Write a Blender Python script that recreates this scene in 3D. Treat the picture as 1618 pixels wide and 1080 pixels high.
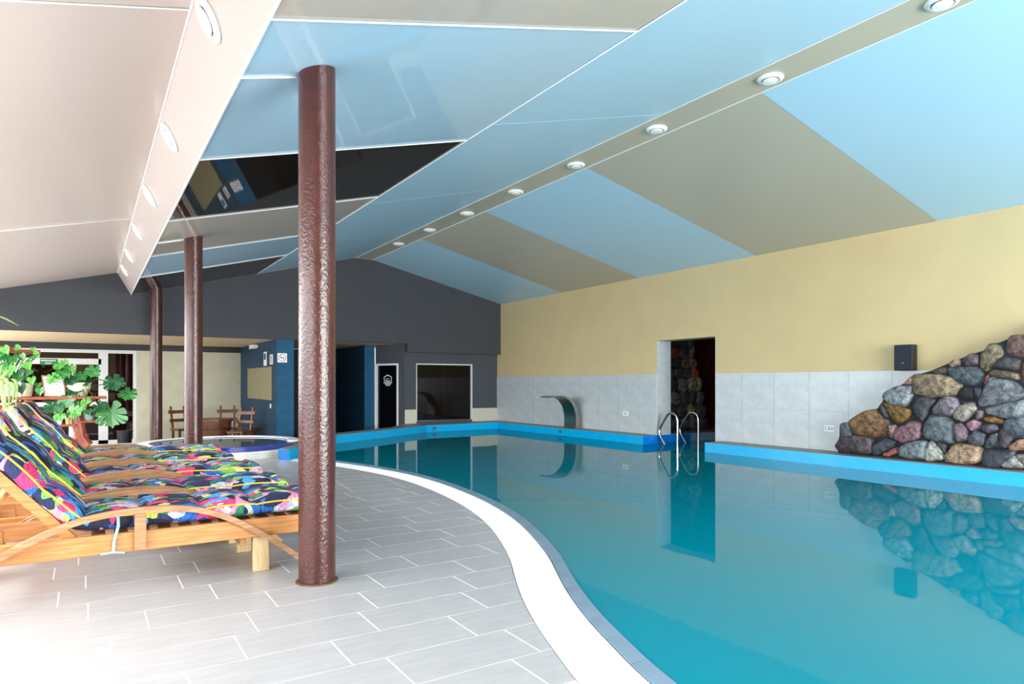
import bpy, bmesh, math, random
from mathutils import Vector, Matrix, Euler
random.seed(7)
for o in list(bpy.data.objects): bpy.data.objects.remove(o)
S = bpy.context.scene
COL = S.collection
# ------------------------------------------------------------------ camera
F, CX, Y0, H = 1050.0, 809.0, 605.0, 1.17          # focal length in px of the 1618 px frame, eye 1.17 m above the tiles
YAW = math.atan((809 - 137) / F); SN, CS = math.sin(YAW), math.cos(YAW)
cd = bpy.data.cameras.new('camera'); cam = bpy.data.objects.new('camera', cd); COL.objects.link(cam)
cd.sensor_width = 36; cd.lens = F * 36 / 1618; cd.shift_y = (Y0 - 540) / 1618; cd.clip_start = .05
cam.location = (0, 0, H); cam.rotation_euler = (math.pi / 2, 0, -YAW); S.camera = cam
# ------------------------------------------------------------------ light
VS = S.view_settings; VS.view_transform = 'Standard'; VS.look = 'None'; VS.gamma = 1; VS.use_curve_mapping = False
VS.exposure = 0.25
W = bpy.data.worlds.new('sky'); S.world = W; W.use_nodes = True
W.node_tree.nodes['Background'].inputs[0].default_value = (.85, .93, 1, 1); W.node_tree.nodes['Background'].inputs[1].default_value = 1.6
def daylight(name, loc, rot, sx, sy, power, col=(1, .985, .97)):
    l = bpy.data.lights.new(name, 'AREA'); l.shape = 'RECTANGLE'; l.size = sx; l.size_y = sy; l.energy = power; l.color = col
    o = bpy.data.objects.new(name, l); COL.objects.link(o); o.location = loc; o.rotation_euler = rot
# daylight entering by the long window front on the left, plus an added fill lamp behind the viewer
daylight('daylight_window_front', (-2.85, 7.4, 1.3), (0, -math.pi / 2, 0), 2.2, 22.8, 640)
daylight('daylight_sky_above_front', (-4.6, 6.5, 3.6), (0, math.radians(-52), 0), 3.2, 22, 3500)
daylight('added_fill_behind_viewer', (5.9, -4.35, 1.6), (math.pi / 2, 0, 0), 6.4, 2.6, 1500)

# ------------------------------------------------------------------ helpers
def ray(px, py):
    t = (px - CX) / F; return Vector((SN + CS * t, CS - SN * t, (Y0 - py) / F))
def gz(px, py, z=0.):
    r = ray(px, py); k = (z - H) / r.z; return Vector((r.x * k, r.y * k, z))
def gx(px, py, X):
    r = ray(px, py); k = X / r.x; return Vector((X, r.y * k, H + r.z * k))
def gy(px, py, Y):
    r = ray(px, py); k = Y / r.y; return Vector((r.x * k, Y, H + r.z * k))
def lin(c): return tuple(((v / 255) / 12.92 if v / 255 <= .04045 else ((v / 255 + .055) / 1.055) ** 2.4) for v in c)
MATS = {}
def mat(name, rgb, rough=.5, metal=0, spec=.5, var=0, vscale=6, bump=0, bscale=40, coat=0, rgb2=None, stretch=None, det=5, nr=.5, rp=(.35, .68)):
    if name in MATS: return MATS[name]
    m = bpy.data.materials.new(name); m.use_nodes = True; nt = m.node_tree; b = nt.nodes['Principled BSDF']
    c = (*lin(rgb), 1); b.inputs['Base Color'].default_value = c; b.inputs['Roughness'].default_value = rough
    b.inputs['Metallic'].default_value = metal; b.inputs['Specular IOR Level'].default_value = spec
    b.inputs['Coat Weight'].default_value = coat; b.inputs['Coat Roughness'].default_value = .08
    tc = None
    def coords():
        t = nt.nodes.new('ShaderNodeTexCoord'); mp = nt.nodes.new('ShaderNodeMapping'); nt.links.new(t.outputs['Object'], mp.inputs[0])
        if stretch: mp.inputs['Scale'].default_value = stretch
        return mp.outputs[0]
    if var or rgb2:
        n = nt.nodes.new('ShaderNodeTexNoise'); n.inputs['Scale'].default_value = vscale; n.inputs['Detail'].default_value = det; n.inputs['Roughness'].default_value = nr
        nt.links.new(coords(), n.inputs['Vector'])
        r = nt.nodes.new('ShaderNodeValToRGB'); r.color_ramp.elements[0].position = rp[0]; r.color_ramp.elements[1].position = rp[1]
        if rgb2: c2 = (*lin(rgb2), 1); c1 = c
        else: c1 = tuple(min(1, v * (1 - var)) for v in c[:3]) + (1,); c2 = tuple(min(1, v * (1 + var)) for v in c[:3]) + (1,)
        r.color_ramp.elements[0].color = c1; r.color_ramp.elements[1].color = c2
        nt.links.new(n.outputs['Fac'], r.inputs[0]); nt.links.new(r.outputs[0], b.inputs['Base Color'])
    if bump:
        n = nt.nodes.new('ShaderNodeTexNoise'); n.inputs['Scale'].default_value = bscale; n.inputs['Detail'].default_value = 4
        nt.links.new(coords(), n.inputs['Vector'])
        bp = nt.nodes.new('ShaderNodeBump'); bp.inputs['Strength'].default_value = bump; bp.inputs['Distance'].default_value = .01
        nt.links.new(n.outputs['Fac'], bp.inputs['Height']); nt.links.new(bp.outputs[0], b.inputs['Normal']); nt.links.new(bp.outputs[0], b.inputs['Coat Normal'])
    MATS[name] = m; return m
WL = {}
def link(o, parent, loc):
    COL.objects.link(o)
    if parent is not None: o.parent = parent; o.location = Vector(loc) - WL[parent]
    else: o.location = loc
    WL[o] = Vector(loc)
class G:
    """collects shapes in world coordinates"""
    def __init__(s): s.v = []; s.f = []
    def add(s, v, f):
        n = len(s.v); s.v += [Vector(p) for p in v]; s.f += [tuple(i + n for i in q) for q in f]; return s
    def box(s, a, b):
        x0, y0, z0 = a; x1, y1, z1 = b
        return s.add([(x0, y0, z0), (x1, y0, z0), (x1, y1, z0), (x0, y1, z0), (x0, y0, z1), (x1, y0, z1), (x1, y1, z1), (x0, y1, z1)],
                     [(3, 2, 1, 0), (4, 5, 6, 7), (0, 1, 5, 4), (1, 2, 6, 5), (2, 3, 7, 6), (3, 0, 4, 7)])
    def prism(s, pts, off):
        """polygon pts (3-D, planar) extruded by vector off"""
        n = len(pts); off = Vector(off); a = [Vector(p) for p in pts]
        return s.add(a + [p + off for p in a], [tuple(range(n))[::-1], tuple(range(n, 2 * n))] + [(i, (i + 1) % n, n + (i + 1) % n, n + i) for i in range(n)])
    def tube(s, pts, r, n=10, flat=None, closed=False):
        pts = [Vector(p) for p in pts]; m = len(pts); rr = r if isinstance(r, (list, tuple)) else [r] * m
        V = []; prev = None
        for i, p in enumerate(pts):
            a = pts[i - 1] if (i or closed) else p; b = pts[(i + 1) % m] if (i < m - 1 or closed) else p
            t = (b - a).normalized()
            if prev is None:
                u = t.cross(Vector((0, 0, 1))); u = u if u.length > .05 else t.cross(Vector((0, 1, 0))); u.normalize()
            else: u = (prev - t * prev.dot(t)).normalized()
            prev = u; w = t.cross(u)
            for k in range(n):
                a_ = 2 * math.pi * k / n
                if flat: # rounded box section: flat=(half width along u, half height along w)
                    cx, sx = math.cos(a_), math.sin(a_); q = max(abs(cx), abs(sx)); V.append(p + u * (flat[0] * cx / q) + w * (flat[1] * sx / q))
                else: V.append(p + (u * math.cos(a_) + w * math.sin(a_)) * rr[i])
        Fc = []; L = m if closed else m - 1
        for i in range(L):
            for k in range(n):
                Fc.append((i * n + k, i * n + (k + 1) % n, ((i + 1) % m) * n + (k + 1) % n, ((i + 1) % m) * n + k))
        if not closed: Fc += [tuple(range(n))[::-1], tuple((m - 1) * n + k for k in range(n))]
        return s.add(V, Fc)
    def lathe(s, prof, c, n=32, axis='Z', M=None):
        """prof: list of (r, h)"""
        V = []; c = Vector(c)
        for r, h in prof:
            for k in range(n):
                a = 2 * math.pi * k / n; p = Vector((r * math.cos(a), r * math.sin(a), h))
                V.append(c + (M @ p if M else p))
        Fc = [(i * n + k, i * n + (k + 1) % n, (i + 1) * n + (k + 1) % n, (i + 1) * n + k) for i in range(len(prof) - 1) for k in range(n)]
        if prof[0][0] > 1e-6: Fc.append(tuple(range(n))[::-1])
        if prof[-1][0] > 1e-6: Fc.append(tuple((len(prof) - 1) * n + k for k in range(n)))
        return s.add(V, Fc)
    def build(s, name, m, parent=None, smooth=False, bevel=0, label=None, keep=False):
        lo = Vector((min(p.x for p in s.v), min(p.y for p in s.v), min(p.z for p in s.v))); hi = Vector((max(p.x for p in s.v), max(p.y for p in s.v), max(p.z for p in s.v)))
        c = Vector(((lo.x + hi.x) / 2, (lo.y + hi.y) / 2, lo.z))
        me = bpy.data.meshes.new(name); me.from_pydata([p - c for p in s.v], [], s.f); me.update()
        me.materials.append(m)
        bm = bmesh.new(); bm.from_mesh(me)
        if keep:
            for q in bm.faces:
                q.normal_update()
                if q.normal.z < 0: q.normal_flip()
        else: bmesh.ops.recalc_face_normals(bm, faces=bm.faces)
        bm.to_mesh(me); bm.free()
        o = bpy.data.objects.new(name, me); link(o, parent, c)
        if smooth:
            for p in me.polygons: p.use_smooth = True
            if smooth != 2: me.set_sharp_from_angle(angle=math.radians(40))
        if bevel:
            bv = o.modifiers.new('bevel', 'BEVEL'); bv.width = bevel; bv.segments = 2; bv.limit_method = 'ANGLE'
        if label: o['label'] = label
        return o
def tag(o, label, cat, group=None, kind=None):
    o['label'] = label; o['category'] = cat
    if group: o['group'] = group
    if kind: o['kind'] = kind
    return o
def struct(o): o['kind'] = 'structure'; return o
def thing(name, loc, label, cat, group=None):
    o = bpy.data.objects.new(name, None); o.empty_display_size = .1; link(o, None, loc); return tag(o, label, cat, group)
def copy_tree(o, delta, parent=None, label=None):
    c = o.copy(); COL.objects.link(c)
    if parent is None: c.location = o.location + Vector(delta)
    else: c.parent = parent; c.matrix_parent_inverse = o.matrix_parent_inverse.copy()
    for ch in o.children: copy_tree(ch, delta, c)
    if label: c['label'] = label
    return c
def text_mesh(txt, size, M, m, name, parent):
    cu = bpy.data.curves.new('txt', 'FONT'); cu.body = txt; cu.size = size; cu.align_x = 'CENTER'; cu.align_y = 'CENTER'; cu.extrude = .001
    t = bpy.data.objects.new('txt', cu); COL.objects.link(t); dg = bpy.context.evaluated_depsgraph_get()
    me = bpy.data.meshes.new_from_object(t.evaluated_get(dg)); bpy.data.objects.remove(t)
    g = G(); g.add([M @ v.co for v in me.vertices], [tuple(p.vertices) for p in me.polygons]); return g.build(name, m, parent)

# ------------------------------------------------------------------ levels and materials
ZW, ZD, ZA = .012, .174, -.35         # water, raised pool surround, lower hall behind the pool
XR, YB, XL, YE = 9.244, 15.0, -2.6, -4.0
M_cream = mat('cream_paint', (210, 187, 142), .75, var=.03, vscale=2)
M_dark = mat('charcoal_paint', (64, 66, 72), .8, var=.04, vscale=3)
M_dark2 = mat('slate_paint', (70, 73, 82), .8, var=.04, vscale=3)
M_beige_wall = mat('beige_plaster', (196, 192, 172), .8, var=.06, vscale=4)
M_soffit = mat('soffit_cream', (242, 214, 170), .7)
M_tile = mat('marble_tile', (192, 198, 202), .25, var=.07, vscale=7)
M_white = mat('white_plastic', (240, 240, 238), .35)
M_pvc = mat('white_pvc_frame', (214, 214, 218), .4)
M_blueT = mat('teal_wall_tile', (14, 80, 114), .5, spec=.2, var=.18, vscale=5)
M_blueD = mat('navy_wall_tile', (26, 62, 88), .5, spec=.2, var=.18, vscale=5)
M_grey_cop = mat('grey_coping_tile', (132, 126, 122), .5, var=.1, vscale=8)
M_band1 = mat('light_blue_pool_tile', (6, 172, 230), .2, var=.05)
M_band2 = mat('blue_pool_tile', (0, 120, 215), .2, var=.05)
M_edge = mat('grey_blue_edge_tile', (120, 142, 160), .25, var=.08)
M_floor = mat('grey_floor_tile', (172, 171, 174), .32, var=.07, vscale=5, stretch=(1, 5, 1))
M_grout = mat('white_grout', (240, 240, 240), .8)
M_alc = mat('lower_floor_tile', (110, 106, 104), .5, var=.1)
M_basin = mat('pool_basin_tile', (70, 180, 200), .4)
M_lblue = mat('pale_blue_stretch_ceiling', (174, 210, 230), .3, spec=.35)
M_lbeige = mat('taupe_stretch_ceiling', (184, 178, 162), .3, spec=.35)
M_sblue = mat('gloss_pale_blue_stretch_ceiling', (172, 204, 224), .04, spec=.5)
M_sbeige = mat('gloss_taupe_stretch_ceiling', (188, 178, 168), .05, spec=.5)
M_sdark = mat('gloss_black_brown_stretch_ceiling', (34, 27, 20), .03, spec=.8)
M_pink = mat('pale_pink_stretch_ceiling', (212, 195, 186), .25, spec=.4)
M_pink2 = mat('pale_pink_bulkhead_dimmed', (186, 172, 166), .3, spec=.3)  # same pink as the left ceiling, darkened to offset strong window light
M_seam = mat('white_seam_profile', (238, 240, 240), .4)
M_col = mat('maroon_gloss_paint', (60, 22, 18), .4, spec=.2, bump=.36, bscale=52, coat=.8, rgb2=(74, 29, 24), vscale=9)
M_steel = mat('stainless_steel', (190, 192, 192), .18, metal=1)
M_black = mat('black_plastic', (22, 26, 34), .45)
M_glassdark = mat('dark_tinted_glass', (16, 11, 8), .05, spec=.2)
M_blackgl = mat('black_gloss_door', (10, 9, 16), .12, spec=.5)
M_wood = mat('honey_pine', (172, 112, 62), .5, rgb2=(198, 142, 86), vscale=5, stretch=(1, 12, 12), bump=.15, bscale=30)
M_wood2 = mat('pale_pine', (214, 190, 148), .55, rgb2=(190, 160, 114), vscale=5, stretch=(8, 8, 1.5))
M_arm = mat('weathered_bent_wood', (150, 106, 72), .5, rgb2=(184, 142, 100), vscale=6, stretch=(1, 12, 12), bump=.2, bscale=26)
M_red = mat('varnished_driftwood', (134, 62, 40), .3, rgb2=(168, 88, 58), vscale=5, spec=.6)
M_rust = mat('dark_rustic_wood', (92, 50, 26), .4, rgb2=(124, 72, 38), vscale=8)
M_maroon = mat('maroon_wood_wall', (96, 24, 18), .6, rgb2=(134, 46, 24), vscale=3, stretch=(6, 6, 1))
M_yellow = mat('yellow_piping', (236, 196, 50), .6)
M_cord = mat('yellow_green_cord', (150, 170, 110), .7)
M_mortar = mat('dark_mortar', (38, 38, 42), .9, var=.2, vscale=20)
M_navy = mat('navy_tub_tile', (14, 40, 140), .15, var=.15, vscale=12)
M_mosaic = mat('pale_mosaic', (202, 206, 200), .4, var=.12, vscale=60)

def thin_glass(name, tint, ior=1.5):
    m = bpy.data.materials.new(name); m.use_nodes = True; nt = m.node_tree; nt.nodes.clear()
    N = nt.nodes.new; L = nt.links.new; out = N('ShaderNodeOutputMaterial'); mx = N('ShaderNodeMixShader'); lw = N('ShaderNodeLayerWeight'); lw.inputs[0].default_value = .5
    pw = N('ShaderNodeMath'); pw.operation = 'POWER'; pw.inputs[1].default_value = 5; ma = N('ShaderNodeMath'); ma.operation = 'MULTIPLY_ADD'; ma.inputs[1].default_value = .92; ma.inputs[2].default_value = .04
    tr = N('ShaderNodeBsdfTransparent'); tr.inputs[0].default_value = (*tint, 1); gl = N('ShaderNodeBsdfGlossy'); gl.inputs['Roughness'].default_value = .0
    L(lw.outputs['Facing'], pw.inputs[0]); L(pw.outputs[0], ma.inputs[0]); L(ma.outputs[0], mx.inputs[0]); L(tr.outputs[0], mx.inputs[1]); L(gl.outputs[0], mx.inputs[2]); L(mx.outputs[0], out.inputs[0]); return m
M_glass = thin_glass('window_glass', (.93, .95, .95))
M_glass2 = thin_glass('partition_glass', (.55, .5, .5))
def water_mat(name, body, tint, opac):
    m = bpy.data.materials.new(name); m.use_nodes = True; nt = m.node_tree; nt.nodes.clear(); N = nt.nodes.new; L = nt.links.new
    out = N('ShaderNodeOutputMaterial'); mx = N('ShaderNodeMixShader'); fr = N('ShaderNodeFresnel'); fr.inputs[0].default_value = 1.33
    gl = N('ShaderNodeBsdfGlossy'); gl.inputs['Roughness'].default_value = .012; m2 = N('ShaderNodeMixShader'); m2.inputs[0].default_value = opac
    tr = N('ShaderNodeBsdfTransparent'); tr.inputs[0].default_value = (*tint, 1); df = N('ShaderNodeBsdfDiffuse'); df.inputs[0].default_value = (*body, 1)
    tc = N('ShaderNodeTexCoord'); nz = N('ShaderNodeTexNoise'); nz.inputs['Scale'].default_value = 1.6; nz.inputs['Detail'].default_value = 2
    bp = N('ShaderNodeBump'); bp.inputs['Strength'].default_value = .03; bp.inputs['Distance'].default_value = .02
    L(tc.outputs['Object'], nz.inputs['Vector']); L(nz.outputs['Fac'], bp.inputs['Height']); L(bp.outputs[0], gl.inputs['Normal'])
    L(tr.outputs[0], m2.inputs[1]); L(df.outputs[0], m2.inputs[2]); L(fr.outputs[0], mx.inputs[0]); L(m2.outputs[0], mx.inputs[1]); L(gl.outputs[0], mx.inputs[2]); L(mx.outputs[0], out.inputs[0]); return m
M_water = water_mat('turquoise_pool_water', (0.0, .25, .345), (.25, .7, .75), .85)
M_tubwater = water_mat('tub_water', (.05, .13, .20), (.35, .55, .7), .6)

# ------------------------------------------------------------------ structure: walls
PROF = [(XL, 2.548), (.502, 3.314), (.73, 2.904), (5.26, 4.085), (5.69, 4.085), (XR, 3.26)]
def ceil_z(x):
    for (a, za), (b, zb) in zip(PROF, PROF[1:]):
        if a <= x <= b: return za + (zb - za) * (x - a) / (b - a)
# back wall, upper part (charcoal), lower edges at the two soffit heights
g = G(); pts = [(XL, YB, 2.133), (6.58, YB, 2.133), (6.58, YB, 1.93), (XR, YB, 1.93)] + [(x, YB, z) for x, z in PROF[::-1]]
g.prism(pts, (0, .18, 0)); wall_back = struct(g.build('wall_back', M_dark))
# window wall under the lower soffit with its opening
g = G(); wx0, wx1, wz0, wz1 = 6.89, 8.48, .226, 1.66; Y1 = 15.18
g.box((6.58, Y1, ZA), (wx0, Y1 + .2, 1.93)); g.box((wx1, Y1, ZA), (XR, Y1 + .2, 1.93)); g.box((wx0, Y1, ZA), (wx1, Y1 + .2, wz0)); g.box((wx0, Y1, wz1), (wx1, Y1 + .2, 1.93))
struct(g.build('wall_back_window', M_dark2))
g = G(); g.box((6.585, Y1 - .012, ZD), (wx0, Y1, .515)); g.box((wx1, Y1 - .012, ZD), (XR, Y1, .515)); struct(g.build('baseboard_back', mat('cream_skirting', (200, 196, 180), .5)))
win = struct(G().box((wx0 + .01, Y1 + .05, wz0 + .01), (wx1 - .01, Y1 + .06, wz1 - .01)).build('window_1', M_glassdark))
for n, a, b in (('frame_rail', (wx0, Y1 - .01, wz1 - .03), (wx1, Y1 + .1, wz1)), ('frame_stile', (wx0, Y1 - .01, wz0), (wx0 + .02, Y1 + .1, wz1 - .03)), ('frame_stile', (wx1 - .03, Y1 - .01, wz0), (wx1, Y1 + .1, wz1 - .03))):
    G().box(a, b).build(n, M_pvc, win)
G().box(((wx0 + wx1) / 2 - .002, Y1 + .046, wz0), ((wx0 + wx1) / 2 + .002, Y1 + .05, wz1 - .03)).build('glass_joint', M_black, win)
# oblique wall with the black door
A, B = Vector((6.2, 16.15, 0)), Vector((6.58, 15.19, 0)); AB = B - A; U = AB.normalized(); NB = Vector((U.y, -U.x, 0)); NB = NB if NB.x < 0 else -NB
def ob(u, z, n=0): p = A + AB * u + NB * n; return Vector((p.x, p.y, z))
def obox(u0, u1, z0, z1, n0, n1):
    return [ob(u0, z0, n0), ob(u1, z0, n0), ob(u1, z1, n0), ob(u0, z1, n0)], NB * (n1 - n0)
d0, d1, dz = .02, .80, 1.65
g = G(); g.prism(*obox(d1, 1, ZA, 2.133, -.12, 0)); g.prism(*obox(0, d1, dz, 2.133, -.12, 0)); struct(g.build('wall_oblique', M_dark2))
door = struct(G().prism(*obox(d0 + .04, d1 - .04, ZA, dz - .03, -.07, -.03)).build('door_1', M_blackgl))
G().prism(*obox(d0 - .02, d1, dz - .035, dz + .01, -.1, .015)).build('frame_rail', M_white, door)
G().prism(*obox(d0 - .02, d0 + .035, ZA, dz - .035, -.1, .015)).build('frame_stile', M_white, door)
G().prism(*obox(d1 - .05, d1, ZA, dz - .035, -.1, .015)).build('frame_stile', M_white, door)
G().lathe([(0, .0), (.022, .0), (.022, .03), (.0, .035)], ob(d0 + .09, .44, -.03), 12, M=NB.to_track_quat('Z', 'Y').to_matrix()).build('door_knob', M_steel, door)
G().prism(*obox(d1 - .10, d1 - .06, 1.34, 1.37, -.03, -.01)).build('hinge', M_steel, door)
# emblem and lettering bars on the door
LM = mat('white_print', (235, 235, 235), .5); uc = (d0 + d1) / 2
g = G(); arc = [ob(uc + .13 * math.cos(a), 1.30 + .06 * math.sin(a), -.028) for a in [math.pi * k / 12 for k in range(13)]]
g.tube(arc, .009, 6); g.tube([ob(uc - .13, 1.30, -.028), ob(uc - .12, 1.22, -.028), ob(uc + .12, 1.22, -.028), ob(uc + .13, 1.30, -.028)], .008, 6)
g.tube([ob(uc + .07 * math.cos(a), 1.26 + .028 * math.sin(a), -.028) for a in [math.pi * (.2 + k / 7) for k in range(12)]], .006, 6)
g.tube([ob(uc - .10, 1.335, -.028), ob(uc, 1.375, -.028), ob(uc + .10, 1.335, -.028)], .012, 6)
g.build('door_emblem', LM, door)
for w_, z_ in ((.15, 1.185), (.11, 1.15), (.075, 1.115)): G().prism(*obox(uc - w_, uc + w_, z_ - .01, z_ + .01, -.03, -.027)).build('lettering_bar', LM, door)
# right wall, thick, with the swim-through opening
oy0, oy1, oz = 7.85, 9.27, 1.985; XO = XR + .36
g = G(); g.box((XR, YE, ZA - 1.2), (XO, oy0, 3.4)); g.box((XR, oy1, ZA - 1.2), (XO, 19.2, 3.4)); g.box((XR, oy0, oz), (XO, oy1, 3.4))
wall_right = struct(g.build('wall_right', M_cream))
ZT = 1.34; rows = ((ZD, .757), (.757, ZT)); js = [4.832 + .615 * k for k in range(-15, 18)]
tile_cache = {}
for ya, yb in zip(js, js[1:]):
    for lo, hi in ((YE, oy0), (oy1, Y1)):
        a, b = max(ya, lo), min(yb, hi)
        if b - a < .04: continue
        for z0, z1 in rows: G().box((XR - .012, a + .0015, z0 + .001), (XR, b - .0015, z1 - .0015)).build('wall_tile', M_tile, wall_right)
for z0, z1 in ((ZW - .3, .30), (.30, .62), (.62, 1.34), (1.34, oz)): G().box((XR + .002, oy1 - .012, z0 + .0015), (XO, oy1, z1 - .0015)).build('jamb_tile', M_tile, wall_right)
for z0, z1 in ((ZW - .3, .30), (.30, .62), (.62, 1.34), (1.34, oz)): G().box((XR + .002, oy0, z0 + .0015), (XO, oy0 + .012, z1 - .0015)).build('jamb_tile', M_tile, wall_right)
# left window front; end wall behind the viewer, its glazing added for fill light
g = G(); g.box((XL - .12, YE, -.3), (XL, 19.2, .12)); g.box((XL - .12, YE, 2.45), (XL, 19.2, 3.6)); g.box((XL - .12, 15.0, 2.1), (XL, 19.2, 2.45)); struct(g.build('wall_left', M_cream))
wl = struct(G().box((XL - .07, YE + .1, .12), (XL - .06, 19.2, 2.45)).build('window_2', M_glass))  # glazing runs on past the alcove, extended there to light it
for k in range(12):
    y = YE + .05 + k * (23.0 / 11); G().box((XL - .1, y - .04, .12), (XL - .02, y + .04, 2.45)).build('mullion', M_pvc, wl)
g = G(); g.box((XL, YE - .15, -.3), (XR, YE, .25)); g.box((XL, YE - .15, 2.9), (XR, YE, 4.4)); g.box((XL, YE - .15, .25), (2.5, YE, 2.9)); struct(g.build('wall_front', M_cream))
wf = struct(G().box((2.5, YE - .08, .25), (XR, YE - .07, 2.9)).build('added_end_window', M_glass))  # unseen window, added and narrowed to suit the fill lamp outside it
for k in range(6): x = 2.54 + k * (XR - 2.58) / 5; G().box((x - .04, YE - .12, .25), (x + .04, YE - .02, 2.9)).build('mullion', M_pvc, wf)

# ------------------------------------------------------------------ ceiling: stretch panels on the sloping profile
g = G()
for (a, za), (b, zb) in zip(PROF, PROF[1:]):
    g.prism([(a, YE, za + .05), (b, YE, zb + .05), (b, YE, zb + .12), (a, YE, za + .12)], (0, 19.2 - YE if False else YB + .18 - YE, 0))
ceiling = struct(g.build('ceiling', M_white))
def panel(x0, x1, y0, y1, m, name='ceiling_panel'):
    def z(x, side):  # interpolate on the segment that holds the panel
        for (a, za), (b, zb) in zip(PROF, PROF[1:]):
            if a - 1e-4 <= min(x0, x1) and max(x0, x1) <= b + 1e-4: return za + (zb - za) * (x - a) / (b - a)
    gp = .004
    p = [Vector((x0, y0 + gp, z(x0, 0))), Vector((x1, y0 + gp, z(x1, 1))), Vector((x1, y1 - gp, z(x1, 1))), Vector((x0, y1 - gp, z(x0, 0)))]
    return G().prism(p, (0, 0, .03)).build(name, m, ceiling)
def seam(p, q, w=.007):
    p, q = Vector(p), Vector(q); d = Vector((0, 0, -.006)); G().tube([p + d, q + d], 0, 4, flat=(w, .006)).build('seam_profile', M_seam, ceiling)
SX = 3.096
bY = [YE, -1.45, .9, 3.28, 5.645, 7.96, 10.32, 12.47, YB]; cm = [M_sdark, M_sblue, M_sbeige, M_sblue, M_sdark, M_sbeige, M_sblue, M_sdark]
for y0, y1, m in zip(bY, bY[1:], cm): panel(.73, SX, y0, y1, m)
for y in bY[1:-1]: seam((.73, y, ceil_z(.7301)), (SX, y, ceil_z(SX)))
for y in (4.0, 9.3): seam((.73, y, ceil_z(.7301)), (1.045, y, ceil_z(1.045)), .004)
uY = [YE, -1.0, 2.1, 5.2, 8.41, 11.55, YB]
for y0, y1 in zip(uY, uY[1:]): panel(SX, 5.26, y0, y1, M_lblue)
rY = [YE, -1.1, 1.6, 4.27, 7.03, 9.77, 12.33, YB]; rm = [M_lblue, M_lbeige, M_lblue, M_lbeige, M_lblue, M_lbeige, M_lblue]
rY = [YE, -1.1, 1.55, 4.27, 7.03, 9.77, 12.33, YB]; rm = [M_lbeige, M_lblue, M_lblue, M_lbeige, M_lblue, M_lbeige, M_lblue]
for y0, y1, m in zip(rY, rY[1:], rm): panel(5.69, XR, y0, y1, m)
for y0, y1 in zip((YE, -1.2, 4.15, 9.7), (-1.2, 4.15, 9.7, YB)): panel(5.26, 5.69, y0, y1, M_lbeige)
panel(.502, .73, YE, YB, M_pink2, 'bulkhead_panel')
for y0, y1 in zip((YE, -1.0, 4.2, 9.9), (-1.0, 4.2, 9.9, YB)): panel(XL, .502, y0, y1, M_pink)
for x, w in ((.73, .011), (.502, .008), (SX, .009), (5.26, .005), (5.69, .004)): seam((x, YE, ceil_z(x)), (x, YB, ceil_z(x)), w)
for y in (-1.0, 4.2, 9.9): seam((XL, y, ceil_z(XL)), (.502, y, ceil_z(.502)), .006)

# ------------------------------------------------------------------ floor with single tiles, pool edge curve
INN = [(1.05, YE), (1.10, -2), (1.18, -.6), (1.30, .6), (1.45, 1.4), (1.614, 2.038), (1.703, 2.302), (1.836, 2.663), (2.015, 3.064), (2.181, 3.386), (2.447, 3.897), (2.814, 4.799), (3.06, 5.75), (3.2, 6.8), (3.22, 7.7), (3.1, 8.6), (2.9, 9.4), (2.62, 10.15), (2.45, 10.5)]
def smooth_curve(P, n=6):
    P = [Vector((p[0], p[1], 0)) for p in P]; out = []
    for i in range(len(P) - 1):
        p0, p1, p2, p3 = P[max(i - 1, 0)], P[i], P[i + 1], P[min(i + 2, len(P) - 1)]
        for k in range(n):
            t = k / n; out.append(.5 * ((2 * p1) + (p2 - p0) * t + (2 * p0 - 5 * p1 + 4 * p2 - p3) * t * t + (3 * p1 - p0 - 3 * p2 + p3) * t ** 3))
    return out + [P[-1]]
IC = smooth_curve(INN)
for _ in range(3): IC = [IC[0]] + [(IC[i - 1] + IC[i] * 2 + IC[i + 1]) / 4 for i in range(1, len(IC) - 1)] + [IC[-1]]
def offset(C, d, z=0):
    R = []
    for i, p in enumerate(C):
        t = (C[min(i + 1, len(C) - 1)] - C[max(i - 1, 0)]).normalized(); n = Vector((t.y, -t.x, 0)); R.append(Vector((p.x + n.x * d, p.y + n.y * d, z)))
    return R
floor_poly = [(XL, YE)] + [(p.x, p.y) for p in IC] + [(3.0, 11.4), (3.4, 12.4), (3.42, YB), (XL, YB)]
g = G(); g.prism([(x, y, -.0012) for x, y in floor_poly], (0, 0, -.3)); floor = struct(g.build('floor', M_grout))
def clip(poly, x0, x1, y0, y1):
    def cl(P, ins, cut):
        R = []
        for i in range(len(P)):
            a, b = P[i - 1], P[i]
            if ins(b):
                if not ins(a): R.append(cut(a, b))
                R.append(b)
            elif ins(a): R.append(cut(a, b))
        return R
    def cx(x): return lambda a, b: (x, a[1] + (b[1] - a[1]) * (x - a[0]) / (b[0] - a[0]))
    def cy(y): return lambda a, b: (a[0] + (b[0] - a[0]) * (y - a[1]) / (b[1] - a[1]), y)
    for ins, cut in ((lambda p: p[0] >= x0, cx(x0)), (lambda p: p[0] <= x1, cx(x1)), (lambda p: p[1] >= y0, cy(y0)), (lambda p: p[1] <= y1, cy(y1))):
        poly = cl(poly, ins, cut)
        if len(poly) < 3: return []
    return poly
def area(P): return abs(sum(P[i - 1][0] * P[i][1] - P[i][0] * P[i - 1][1] for i in range(len(P)))) / 2
known = {2: .932, 1: 1.075, 0: .92, 3: 1.168, 4: 1.277, 5: 1.438, 6: 1.787, 7: 2.245, 8: 2.37}
rnd = random.Random(3); cand = []
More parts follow.
